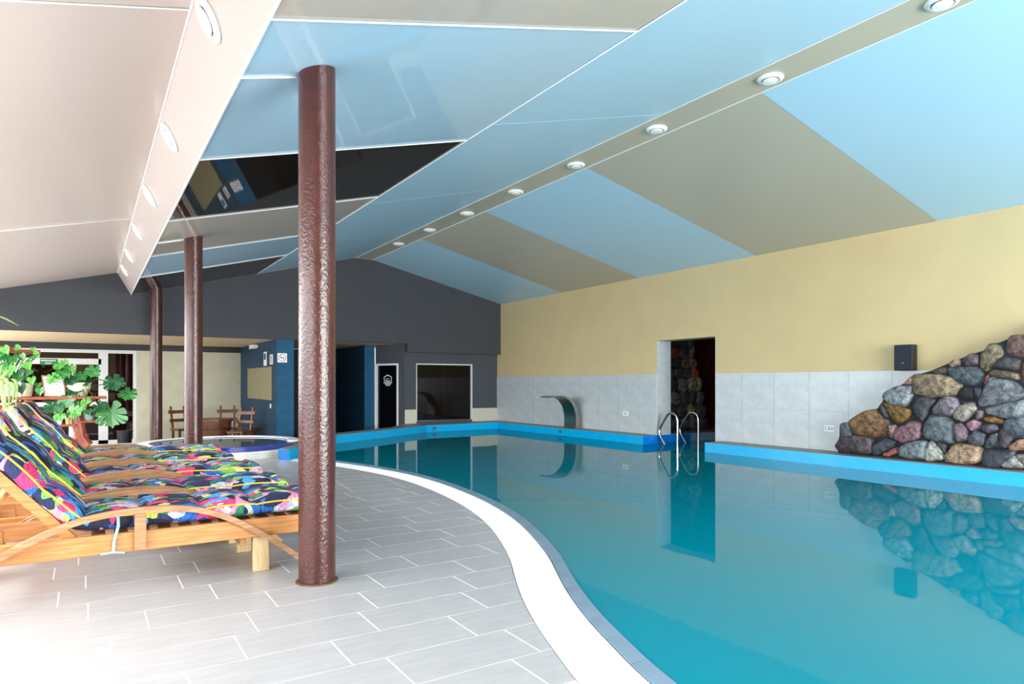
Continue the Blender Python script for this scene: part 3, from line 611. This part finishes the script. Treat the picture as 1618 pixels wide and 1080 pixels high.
def to_wall(x, y):
    p = gx(1280 + x / 3.858, 500 + y / 3.858, XS - .05); return (-p.y, max(p.z, ZD + .012))
for k, (poly, rgb) in enumerate(ST):
    P2 = [to_wall(*q) for q in poly]; zc = sum(p[1] for p in P2) / len(P2)
    base = Vector((XS + .06 * (zc / 1.7), 0, 0)); dep = .05 + .012 * (k % 4)
    stone_mesh(P2, base, uY_, vZ, NX, dep, .2 - .06 * (zc / 1.7), k).build('boulder', stone_mat(rgb, k), rock, smooth=2)
# boulders going on past the frame
rr = random.Random(5)
for k in range(34):
    iy, iz = k % 6, k // 6; yc = 3.05 - iy * .3 + rr.uniform(-.05, .05); zc = .36 + iz * .27 + rr.uniform(-.04, .04); rad = .15
    P2 = [(-yc + rad * rr.uniform(.8, 1.12) * math.cos(a), max(ZD + .01, zc + rad * .92 * rr.uniform(.8, 1.1) * math.sin(a))) for a in [2 * math.pi * q / 7 for q in range(7)]]
    stone_mesh(P2, Vector((XS + .05, 0, 0)), uY_, vZ, NX, .06, .15, 100 + k).build('boulder', stone_mat(rr.choice(ST)[1], k), rock, smooth=2)
out_px = [(150, 835), (150, 760), (180, 660), (250, 630), (400, 570), (440, 470), (580, 390), (640, 352), (720, 328), (860, 270), (960, 230), (1040, 205), (1090, 175), (1200, 130), (1304, 120)]
mp = [to_wall(*q) for q in out_px]; mp += [(-1.2, 1.75), (-1.2, ZD), (mp[0][0], ZD)]
G().prism([(XS + .03, -a, b) for a, b in mp], (XR - .012 - XS - .03, 0, 0)).build('mortar_bed', M_mortar, rock)

# grotto room beyond the opening
gr_floor = struct(G().box((XO, 9.25, -.4), (13.2, 12.2, ZD)).build('floor_grotto', M_grey_cop))
struct(G().box((XO, YE + 8, 2.4), (13.2, 12.2, 2.5)).build('ceiling_grotto', M_maroon))
g = G(); g.box((13.0, 4, -1.6), (13.2, 12.2, 2.5)); g.box((XO, 12.0, -.4), (13.2, 12.2, 2.5)); g.box((XO, 4, -1.6), (13.2, 4.2, 2.5)); gw = struct(g.build('wall_grotto', M_maroon))
for k in range(12): G().box((11.4 + k * .135, 11.96, ZD), (11.4 + k * .135 + .128, 12.0, 2.4)).build('wood_plank', M_maroon, gw)
struct(G().box((XO, 4.2, ZA - .2), (13, 7.68, ZD)).build('floor_grotto_side', M_grey_cop))
gs = thing('grotto_stone_wall', (10.4, 9.9, ZD), 'dim wall of rounded stones inside the opening in the right wall', 'rock wall')
rr = random.Random(11); k = 0; row = 0; z = ZD + .02
while z < 2.3:
    hgt = rr.uniform(.2, .3); x = 9.62; xmax = 11.34 - .45 * min(1, (z - ZD) / 1.5)
    while x < xmax:
        w = min(rr.uniform(.2, .36), max(.12, xmax - x + .05)); P2 = [(x + w / 2 + w * .53 * math.cos(a) * rr.uniform(.88, 1.05), z + hgt / 2 + hgt * .55 * math.sin(a) * rr.uniform(.88, 1.05)) for a in [2 * math.pi * q / 8 for q in range(8)]]
        rgb = rr.choice([(128, 128, 132), (104, 102, 104), (158, 152, 148), (92, 88, 92), (184, 96, 74), (132, 114, 106), (96, 92, 94), (190, 170, 120)])
        stone_mesh(P2, Vector((0, 9.9, 0)), Vector((1, 0, 0)), vZ, Vector((0, -1, 0)), .08, .05, 300 + k).build('stone', stone_mat(rgb, k), gs, smooth=2); k += 1; x += w
    z += hgt
G().prism([(9.62, 9.93, ZD), (11.3, 9.93, ZD), (10.85, 9.93, 2.3), (9.62, 9.93, 2.3)], (0, .4, 0)).build('mortar_bed', M_mortar, gs)

# ------------------------------------------------------------------ things on the right wall
p0, p1 = gx(1413, 545, XR - .14), gx(1442, 585, XR - .14); t = thing('wall_speaker', (XR - .1, (p0.y + p1.y) / 2, p1.z), 'black loudspeaker hung on the cream wall above the boulders', 'speaker')
G().box((XR - .15, p1.y, p1.z), (XR - .02, p0.y, p0.z)).build('cabinet', M_black, t, bevel=.008)
G().box((XR - .156, p1.y + .012, p1.z + .012), (XR - .15, p0.y - .012, p0.z - .012)).build('grille', mat('speaker_grille', (30, 36, 50), .7, bump=.5, bscale=200), t)
G().box((XR - .02, p1.y + .06, p1.z + .1), (XR, p0.y - .06, p1.z + .2)).build('bracket', M_black, t)
cc = (p0 + p1) / 2; G().lathe([(0, 0), (.012, 0), (.012, .003), (0, .003)], (XR - .156, cc.y, p1.z + .1), 10, M=NX.to_track_quat('Z', 'Y').to_matrix()).build('badge', mat('grey_fitting', (96, 92, 88), .4), t)
def plate(px0, py0, px1, py1, txt, size, label):
    a, b = gx(px0, py0, XR - .014), gx(px1, py1, XR - .014); t = thing('depth_sign', (XR - .014, (a.y + b.y) / 2, b.z), label, 'sign')
    G().box((XR - .018, b.y, b.z), (XR - .012, a.y, a.z)).build('plate', M_white, t)
    M_ = Matrix.Translation((XR - .0185, (a.y + b.y) / 2, (a.z + b.z) / 2)) @ Matrix(((0, 0, -1, 0), (-1, 0, 0, 0), (0, 1, 0, 0), (0, 0, 0, 1))); text_mesh(txt, size, M_, M_black, 'lettering', t)
plate(1302.5, 671, 1318.5, 682, '1.5m', .075, 'white depth sign reading 1.5m on the tiled wall by the boulders'); plate(984, 649, 992.5, 656.5, '1m', .07, 'small white depth sign on the tiled wall beside the opening')

# ------------------------------------------------------------------ sun loungers and cushions
def fabric():
    m = bpy.data.materials.new('tropical_print'); m.use_nodes = True; nt = m.node_tree; N = nt.nodes.new; L = nt.links.new; b = nt.nodes['Principled BSDF']; b.inputs['Roughness'].default_value = .75
    tc = N('ShaderNodeTexCoord'); oi = N('ShaderNodeObjectInfo'); ad = N('ShaderNodeVectorMath'); ad.operation = 'MULTIPLY_ADD'; ad.inputs[1].default_value = (1, 1, 1)
    cm_ = N('ShaderNodeCombineXYZ'); mu = N('ShaderNodeMath'); mu.operation = 'MULTIPLY'; mu.inputs[1].default_value = 7.3; L(oi.outputs['Random'], mu.inputs[0]); L(mu.outputs[0], cm_.inputs[0]); L(mu.outputs[0], cm_.inputs[1])
    L(tc.outputs['Object'], ad.inputs[0]); L(cm_.outputs[0], ad.inputs[2])
    nz = N('ShaderNodeTexNoise'); nz.inputs['Scale'].default_value = 7; nz.inputs['Detail'].default_value = 1; L(ad.outputs[0], nz.inputs['Vector'])
    sub = N('ShaderNodeVectorMath'); sub.operation = 'MULTIPLY_ADD'; sub.inputs[1].default_value = (.3, .3, .3); L(nz.outputs['Color'], sub.inputs[0]); L(ad.outputs[0], sub.inputs[2])
    mp_ = N('ShaderNodeMapping'); mp_.inputs['Rotation'].default_value = (.4, .9, .6); mp_.inputs['Scale'].default_value = (10, 12, 11); L(sub.outputs[0], mp_.inputs[0])
    vo = N('ShaderNodeTexVoronoi'); vo.inputs['Scale'].default_value = 1.0; L(mp_.outputs[0], vo.inputs['Vector'])
    sp_ = N('ShaderNodeSeparateColor'); L(vo.outputs['Color'], sp_.inputs[0])
    r = N('ShaderNodeValToRGB'); cr = r.color_ramp; cr.interpolation = 'CONSTANT'
    stops = [(0, (22, 26, 56)), (.22, (28, 36, 78)), (.34, (30, 100, 186)), (.45, (70, 158, 220)), (.54, (40, 132, 90)), (.63, (112, 180, 92)), (.71, (200, 210, 110)), (.77, (230, 56, 116)), (.85, (242, 150, 184)), (.90, (206, 206, 232)), (.95, (36, 44, 92))]
    while len(cr.elements) < len(stops): cr.elements.new(.5)
    for e, (p_, c_) in zip(cr.elements, stops): e.position = p_; e.color = (*lin(c_), 1)
    L(sp_.outputs[0], r.inputs[0])
    # leaf veins: fine stripes darkening some of the strokes
    wv = N('ShaderNodeTexWave'); wv.inputs['Scale'].default_value = 11; wv.inputs['Distortion'].default_value = 6; wv.inputs['Detail'].default_value = 1; L(sub.outputs[0], wv.inputs['Vector'])
    wr = N('ShaderNodeValToRGB'); wr.color_ramp.elements[0].position = .28; wr.color_ramp.elements[1].position = .42; wr.color_ramp.elements[0].color = (.12, .14, .3, 1); wr.color_ramp.elements[1].color = (1, 1, 1, 1); L(wv.outputs['Fac'], wr.inputs[0])
    mx = N('ShaderNodeMix'); mx.data_type = 'RGBA'; mx.blend_type = 'MULTIPLY'; mx.inputs['Factor'].default_value = .45; L(r.outputs[0], mx.inputs['A']); L(wr.outputs[0], mx.inputs['B']); L(mx.outputs['Result'], b.inputs['Base Color']); return m
M_fab = fabric()
LN = 4.29
def build_lounger():
    o = Vector((0, LN, 0)); t = thing('sun_lounger', (.3, LN + .33, 0), 'honey wooden sun lounger with arched arms next to the thick front column', 'sun lounger', 'wooden sun loungers')
    def bx(a, b, n, m=M_wood, bev=.006): return G().box(o + Vector(a), o + Vector(b)).build(n, m, t, bevel=bev)
    for y in (0, .63): bx((-.72, y, .225), (1.24, y + .035, .335), 'side_rail')
    for y in (.037, .583): bx((.87, y, 0), (.965, y + .045, .30), 'front_leg', M_wood2)
    bx((.80, .082, .16), (.835, .583, .24), 'cross_beam', M_wood)
    for y in (-.001, .626):   # shaped rear legs
        G().prism([o + Vector((x, y, z)) for x, z in ((-.60, .30), (-.42, .30), (-.415, .2), (-.45, .10), (-.52, .0), (-.62, 0), (-.64, .05), (-.58, .13))], (0, .038, 0)).build('rear_leg', M_wood, t)
    pa = smooth_curve([(-.80, .02), (-.62, .14), (-.376, .279), (-.105, .405), (.12, .452), (.357, .458), (.55, .43), (.742, .35), (.95, .215), (1.19, .022)], 5)
    for y in (-.028, .694): G().tube([o + Vector((p.x, y, p.y)) for p in pa], 0, 8, flat=(.017, .016)).build('arched_arm', M_arm, t, smooth=True)
    for y in (-.03, .667): bx((.225, y, .235), (.284, y + .028, .445), 'arm_post', M_arm)
    for k in range(11): bx((.02 + k * .112, .036, .30), (.02 + k * .112 + .07, .629, .318), 'seat_slat', M_wood, .004)
    bx((1.205, .036, .24), (1.24, .629, .33), 'end_rail')
    # raised backrest
    hx, hz, a = -.06, .315, math.radians(131); dx, dz_ = math.cos(a), math.sin(a); L_ = .80
    def back(s0, s1, n0, n1, y0, y1, n, m=M_wood):
        q = []
        for s_, n_ in ((s0, n0), (s1, n0), (s1, n1), (s0, n1)): q.append(o + Vector((hx + dx * s_ + dz_ * n_, y0, hz + dz_ * s_ - dx * n_)))
        return G().prism(q, (0, y1 - y0, 0)).build(n, m, t)
    for y in (.045, .575): back(-.03, L_, -.03, .02, y, y + .04, 'back_stile')
    for k in range(6): back(.08 + k * .13, .08 + k * .13 + .07, .0, .018, .085, .575, 'back_slat')
    for y in (.09, .53):
        G().tube([o + Vector((hx + dx * .42, y + .02, hz + dz_ * .42)), o + Vector((-.56, y + .02, .30))], 0, 4, flat=(.016, .022)).build('back_strut', M_wood, t)
    bx((-.60, .036, .27), (-.55, .629, .31), 'strut_bar')
    return t
lg = build_lounger()
def build_cushion(ln):
    t = thing('lounger_cushion', (.3, ln + .33, .335), 'tropical print tufted cushion with yellow piping on the first lounger by the thick front column', 'cushion', 'tropical lounger cushions')
    a = math.radians(131); L1 = 1.36; L2 = .80; hx, hz = -.055, .338; N_ = 84; st = []
    for i in range(N_ + 1):
        s_ = -L1 + (L1 + L2) * i / N_          # s<0 seat, s>0 back
        w = 1 / (1 + math.exp(-s_ / .035)); ang = math.pi + (a - math.pi) * w
        st.append((s_, ang))
    pos = []; p = Vector((hx + L1, 0, hz)); ds = (L1 + L2) / N_
    for s_, ang in st: pos.append(p.copy()); p = p + Vector((math.cos(ang), 0, math.sin(ang))) * ds
    K = 28; V = []; pipes = [[], []]
    for (s_, ang), p in zip(st, pos):
        nrm = Vector((math.sin(ang), 0, -math.cos(ang))); f = (s_ + L1) / (L1 + L2)
        seg = abs(math.sin(math.pi * (s_ + .02) / .31)) ** .6; e = min(1, min(f, 1 - f) * (L1 + L2) / .05); e = math.sqrt(max(0, 1 - (1 - e) ** 2)) * .85 + .15
        th = (.092 + .030 * seg) * e; hw = .30 - .012 * (1 - seg) - .03 * (1 - e)
        for k in range(K):
            q = 2 * math.pi * k / K; c_, s2 = math.cos(q), math.sin(q); cx_ = math.copysign(abs(c_) ** .45, c_); sy = math.copysign(abs(s2) ** .6, s2)
            puff = 1 + (.10 * abs(math.sin(2.5 * math.pi * (cx_ + 1) / 2)) if s2 > 0 else 0)
            h = th * (.5 + .5 * sy * (puff if s2 > 0 else 1))
            V.append(p + Vector((0, ln + .332 + hw * cx_, 0)) + nrm * h)
        for sd in (0, 1): pipes[sd].append(p + Vector((0, ln + .332 + (hw - .006) * (1 if sd else -1), 0)) + nrm * (.078 + .012 * seg) * e)
    Fc = [(i * K + k, i * K + (k + 1) % K, (i + 1) * K + (k + 1) % K, (i + 1) * K + k) for i in range(N_) for k in range(K)] + [tuple(range(K))[::-1], tuple(N_ * K + k for k in range(K))]
    G().add(V, Fc).build('pad', M_fab, t, smooth=2)
    G().tube(pipes[0] + pipes[1][::-1], .0055, 6, closed=True).build('piping', M_yellow, t, smooth=True)
    g = G(); q = pipes[0][int(N_ * L1 / (L1 + L2)) - 7]; g.tube([q, q + Vector((.0, -.045, -.05)), q + Vector((-.02, -.05, -.13)), q + Vector((-.025, -.052, -.19))], .008, 8); g.tube([q + Vector((-.085, -.05, -.195)), q + Vector((-.025, -.055, -.19)), q + Vector((.03, -.05, -.20))], .006, 6)
    g.build('tie_cord', mat('striped_tie', (150, 190, 190), .7), t); return t
cu = build_cushion(LN)
order = ('second', 'third', 'fourth', 'fifth')
for k, y in enumerate((5.14, 6.16, 7.12, 8.12)):
    dl = (.03 * math.sin(k * 2.1), y - LN, 0)
    copy_tree(lg, dl, None, 'honey wooden sun lounger with arched arms, %s from the thick front column' % order[k])
    copy_tree(cu, dl, None, 'tropical print tufted cushion with yellow piping on the %s lounger from the thick front column' % order[k])

# ------------------------------------------------------------------ plant stand, pots and plants
PY = 14.35
def P3(px, py, dy=0): return gy(px, py, PY + dy)
st_ = thing('driftwood_plant_stand', (P3(135, 700).x, PY, 0), 'varnished red-brown driftwood plant stand behind the loungers', 'plant stand')
def tub_(pts, r, n): return G().tube([P3(*p[:2], p[2] if len(p) > 2 else 0) for p in pts], r, 10).build(n, M_red, st_, smooth=True)
b = P3(140, 702); 
tub_([(139, 704), (128, 690), (124, 668), (121, 645), (118, 632)], [.10, .09, .11, .085, .05], 'trunk')
tub_([(128, 672), (136, 690), (138, 706)], [.05, .045, .04], 'root'); tub_([(122, 690), (112, 700), (108, 706)], [.06, .05, .035], 'root')
tub_([(126, 660), (137, 640), (150, 628)], [.05, .035, .03], 'branch')
tub_([(-18, 640), (8, 648), (26, 640), (32, 633)], [.06, .075, .06, .04], 'branch'); tub_([(8, 648), (22, 662), (34, 672), (50, 690)], [.04, .03, .03, .03], 'branch'); tub_([(0, 650), (-6, 680), (-4, 704)], [.07, .07, .08], 'trunk')
tub_([(-16, 548), (10, 551), (36, 556), (64, 556)], [.06, .055, .05, .035], 'top_branch'); tub_([(-12, 549), (-16, 600), (-8, 650)], [.05, .05, .06], 'branch')
def shelf(x0, x1, y, th=.05, n='shelf'):
    a, c = P3(x0, y), P3(x1, y); G().box((a.x, PY - .2, a.z - th), (c.x, PY + .16, a.z)).build(n, M_red, st_, bevel=.012)
shelf(-14, 168, 627); shelf(60, 120, 671, .035); shelf(126, 156, 664, .035)
G().tube([P3(41, 629), P3(40, 660)], .03, 6).build('prop', M_wood, st_)
M_pot = mat('cream_ceramic', (232, 226, 190), .35); M_pot2 = mat('white_ceramic', (238, 238, 234), .35); M_pot3 = mat('ribbed_pale_teal_plastic', (176, 206, 206), .5); M_pot4 = mat('yellow_ceramic', (226, 212, 130), .4); M_soil = mat('soil', (50, 38, 28), .95)
def pot(px0, px1, pyt, pyb, m, label, name='plant_pot', taper=.78, dy=0, ribs=False):
    a, b_ = P3(px0, pyb, dy), P3(px1, pyb, dy); r = (b_.x - a.x) / 2; h = P3(px0, pyt, dy).z - a.z; c = Vector(((a.x + b_.x) / 2, PY + dy, a.z)); return c, r, h, m, label, taper
def leafmesh(kind):
    me = bpy.data.meshes.new(kind); V = []; Fc = []
    if kind == 'monstera':
        n = 88; V = [Vector((0, -.06, 0))]
        for k in range(n + 1):
            a = 2 * math.pi * k / n; x = .5 * math.sin(a); y = -.46 * math.cos(a) + .05 - .12 * math.cos(2 * a)   # broad heart, stalk at -y
            y = max(y, -.46); 
            if abs(x) < .09 and y < 0: y = -.16 - .3 * abs(x) / .09 if abs(x) > .03 else -.16
            if abs(x) < .07 and y > 0: y += .10 * (1 - abs(x) / .07)
            m_ = k % 8
            if m_ == 4 and 10 < k < n - 10 and abs(k - n / 2) > 5: x *= .42; y = y * .55 - .02     # narrow slits towards the midrib
            elif m_ in (3, 5) and 10 < k < n - 10 and abs(k - n / 2) > 5: x *= .93; y *= .95
            V.append(Vector((x, y, .16 * abs(x) - .30 * max(0, y) ** 2 - .1 * x * x)))
        Fc = [(0, k + 1, k + 2) for k in range(n)]
    elif kind == 'heart':
        n = 20; V = [Vector((0, .05, 0))]
        for k in range(n + 1):
            a = 2 * math.pi * k / n; x = .36 * math.sin(a) ** 3 * 1.1; y = -(13 * math.cos(a) - 5 * math.cos(2 * a) - 2 * math.cos(3 * a) - math.cos(4 * a)) / 30
            V.append(Vector((x, y + .02, .2 * abs(x) - .2 * max(0, y) ** 2)))
        Fc = [(0, k + 1, k + 2) for k in range(n)]
    me.from_pydata(V, [], Fc); me.update()
    for p in me.polygons: p.use_smooth = True
    return me
M_lf = [mat('leaf_green', (36, 104, 46), .3, rgb2=(68, 140, 68), vscale=4), mat('leaf_bright_green', (76, 150, 58), .3, rgb2=(110, 180, 84), vscale=4), mat('leaf_dark_green', (20, 68, 40), .3, rgb2=(40, 96, 54), vscale=4)]
LM_ = {}
def leaf(parent, kind, px, py, size_px, rot, mi, dy=0, tilt=0.):
    key = (kind, mi)
    if key not in LM_: LM_[key] = leafmesh(kind); LM_[key].materials.append(M_lf[mi])
    o = bpy.data.objects.new('leaf', LM_[key]); p = P3(px, py, dy); s_ = size_px * (SN * p.x + CS * p.y) / F
    link(o, parent, p); o.scale = (s_, s_, s_)
    # local y -> leaf tip direction; face the room
    R = Matrix.Rotation(-.2, 3, 'Z') @ Matrix.Rotation(math.pi / 2 - .45 + tilt, 3, 'X') @ Matrix.Rotation(math.pi + rot, 3, 'Z'); o.rotation_euler = R.to_euler(); return p
def potted(c, r, h, m, label, taper, name, cat='potted plant'):
    t = thing(name, c, label, cat)
    G().lathe([(0, 0), (r * taper * .9, 0), (r * taper, .01), (r * .96, h * .7), (r, h), (r * .9, h), (r * .86, h * .8), (0, h * .8)], c, 28).build('pot', m, t, smooth=True)
    G().lathe([(0, h * .82), (r * .87, h * .82)], c, 20).build('soil', M_soil, t); return t
def stems(t, c, top, ends, r=.009, m=2):
    g = G()
    for e in ends: g.tube([c + Vector((0, 0, top)), (c + Vector((0, 0, top)) + e) / 2 + Vector((0, 0, .09)), e], r, 5)
    g.build('stems', M_lf[m], t)
def plant(pa, leaves, name, kind, label):
    c, r, h, m, _, tp_ = pa; t = potted(c, r, h, m, label, tp_, name); E_ = []
    for (px, py, sz, rot, mi) in leaves: E_.append(leaf(t, kind, px, py, sz, rot, mi, random.uniform(-.3, -.12), random.uniform(-.35, .35)))
    stems(t, c, h * .8, E_); return t
plant(pot(104, 145, 604, 626.5, M_pot, '', taper=.62), [(98, 590, 24, .2, 0), (127, 594, 22, -.3, 0), (111, 601, 20, .4, 2), (147, 586, 24, -.2, 0), (180, 604, 32, .3, 2), (203, 622, 28, -.3, 0), (176, 654, 46, .1, 0), (158, 642, 22, .9, 2), (104, 634, 24, 0, 0), (126, 641, 20, -.2, 1), (116, 616, 24, .5, 2), (133, 602, 20, -.5, 2), (101, 572, 14, .3, 1), (118, 650, 22, 1.0, 1), (84, 597, 20, .5, 1), (112, 582, 18, -.6, 1), (92, 578, 16, .5, 1), (136, 633, 15, .2, 1), (84, 642, 28, .2, 2), (94, 657, 18, .3, 1)], 'potted_monstera', 'monstera', 'large monstera with split leaves in the biggest cream pot on the driftwood stand')
plant(pot(31, 53, 605, 626, M_pot, '', taper=.8), [(42, 576, 22, .6, 1), (28, 597, 22, -.5, 0), (50, 600, 16, .2, 1), (33, 613, 20, .2, 2), (52, 565, 11, .4, 1), (60, 608, 14, .1, 1), (63, 617, 16, .1, 0), (46, 588, 14, -.4, 0), (33, 588, 14, .2, 2)], 'potted_climber', 'heart', 'green climber in a cream bowl pot beside the framed notice')
plant(pot(4, 26, 607, 626, M_pot2, '', taper=.95), [(6, 562, 22, .3, 0), (14, 572, 20, -.3, 1), (3, 580, 24, .1, 0), (22, 566, 18, .5, 0), (33, 562, 14, .2, 2), (28, 549, 13, 1.2, 1), (57, 557, 9, 1.3, 1), (36, 562, 12, .5, 1), (52, 551, 10, .2, 1), (12, 590, 18, .2, 1), (20, 582, 16, -.3, 1), (-4, 560, 22, .2, 0), (8, 552, 18, .5, 1), (-3, 596, 20, .3, 2), (60, 562, 8, .2, 1)], 'potted_vine', 'heart', 'leafy green vine climbing the top branch from a square white pot')
# spider plant with striped strap leaves
M_strap = mat('striped_strap_leaf', (84, 140, 58), .4, rgb2=(190, 200, 138), vscale=9, stretch=(30, 30, .6))
def strap(t, pts, w, name='leaf'):
    C = smooth_curve([(p[0], p[1]) for p in pts], 5); W_ = []; g = G(); n = len(C); V = []
    for i, q in enumerate(C):
        p = P3(q.x, q.y, -.25 - .1 * math.sin(math.pi * i / (n - 1))); f = i / (n - 1); ww = w * (1 - .85 * f ** 2.2) * (SN * p.x + CS * p.y) / F / 2; V += [p + Vector((-ww, 0, 0)), p + Vector((0, -.012, -.006)), p + Vector((ww, 0, 0))]
    g.add(V, [(3 * i + j, 3 * i + j + 1, 3 * i + 4 + j, 3 * i + 3 + j) for i in range(n - 1) for j in (0, 1)]); return g.build(name, M_strap, t, smooth=2)
c, r, h, m, _, tp_ = pot(-12, 4, 608, 626, M_pot2, '', taper=.8); sp_t = potted(c, r, h, m, 'spider plant with cream striped strap leaves drooping over the shelf edge', tp_, 'spider_plant')
for pts in ([(-4, 606), (2, 600), (4, 625), (6, 650)], [(-3, 606), (12, 602), (22, 612), (20, 636)], [(-2, 606), (14, 598), (26, 606), (25, 640)], [(-5, 606), (-2, 590), (4, 575)], [(-3, 606), (3, 610), (8, 640), (8, 652)], [(-4, 606), (8, 590), (14, 582)], [(-4, 606), (6, 596), (13, 612), (15, 655)], [(-5, 606), (-14, 596), (-22, 625)]): strap(sp_t, pts, 7)
# tall strap-leaved plant whose topmost leaf reaches in front of the charcoal wall
tc_ = P3(-55, 690); tc_.z = 0; tl = potted(Vector((tc_.x, PY, 0)), .17, .3, M_pot2, 'tall strap leaved plant in a white floor pot left of the driftwood stand', .75, 'tall_dracaena'); G().tube([Vector((tc_.x, PY, .24)), Vector((tc_.x + .02, PY, 1.0)), Vector((tc_.x, PY, 1.9))], [.03, .025, .02], 8).build('cane', M_wood, tl)
for pts in ([(-55, 540), (-30, 498), (0, 500), (29, 514)], [(-55, 540), (-80, 500), (-110, 520)], [(-55, 540), (-46, 510), (-34, 500)], [(-55, 540), (-66, 506), (-78, 498)], [(-55, 545), (-25, 530), (-4, 560)], [(-55, 545), (-85, 540), (-100, 580)]): strap(tl, pts, 10)
# small pots on the lower shelves
for (a0, a1, t0, t1, m, lab, lv) in ((131, 150, 655, 664, M_pot3, 'ribbed pale teal planter on the small lower shelf of the driftwood stand', [(140, 650, 14, .2, 2), (136, 653, 12, -.4, 0), (146, 652, 12, .5, 2)]), (103, 112, 659, 670.5, M_pot4, 'tiny yellow pot on the lower left shelf of the driftwood stand', [(107, 654, 9, .2, 2), (104, 655, 8, -.5, 0)]), (90, 99, 660, 670.5, M_pot2, 'small white pot with a trailing plant on the lower left shelf', [(93, 655, 14, .3, 1), (96, 648, 12, -.2, 0), (90, 662, 12, .1, 1)])):
    plant(pot(a0, a1, t0, t1, m, ''), lv, 'potted_plant', 'heart', lab)
# framed notice leaning on the shelf
fa, fb, fc_, fd = P3(66, 593, -.06), P3(101, 596, -.06), P3(103, 626, -.15), P3(71, 626, -.15)
t = thing('framed_notice', (fa + fc_) / 2 * 1.0, 'framed white notice with handwriting propped on the shelf between the pots', 'picture frame')
G().prism([fa, fb, fc_, fd], (0, .012, 0)).build('sheet', M_white, t)
for p, q in ((fa, fb), (fb, fc_), (fc_, fd), (fd, fa)): G().tube([p, q], 0, 4, flat=(.012, .012)).build('frame_strip', M_wood, t)
ink = mat('grey_ink', (120, 124, 140), .7)
for k, (u0, u1) in enumerate(((.15, .5), (.2, .8), (.25, .7), (.4, .65), (.5, .85), (.55, .85))):
    v_ = .16 + k * .12; a_ = fa.lerp(fd, v_); b_ = fb.lerp(fc_, v_); G().tube([a_.lerp(b_, u0) + Vector((0, -.004, 0)), a_.lerp(b_, u1) + Vector((0, -.004, 0))], .004, 5).build('handwriting_line', ink, t)
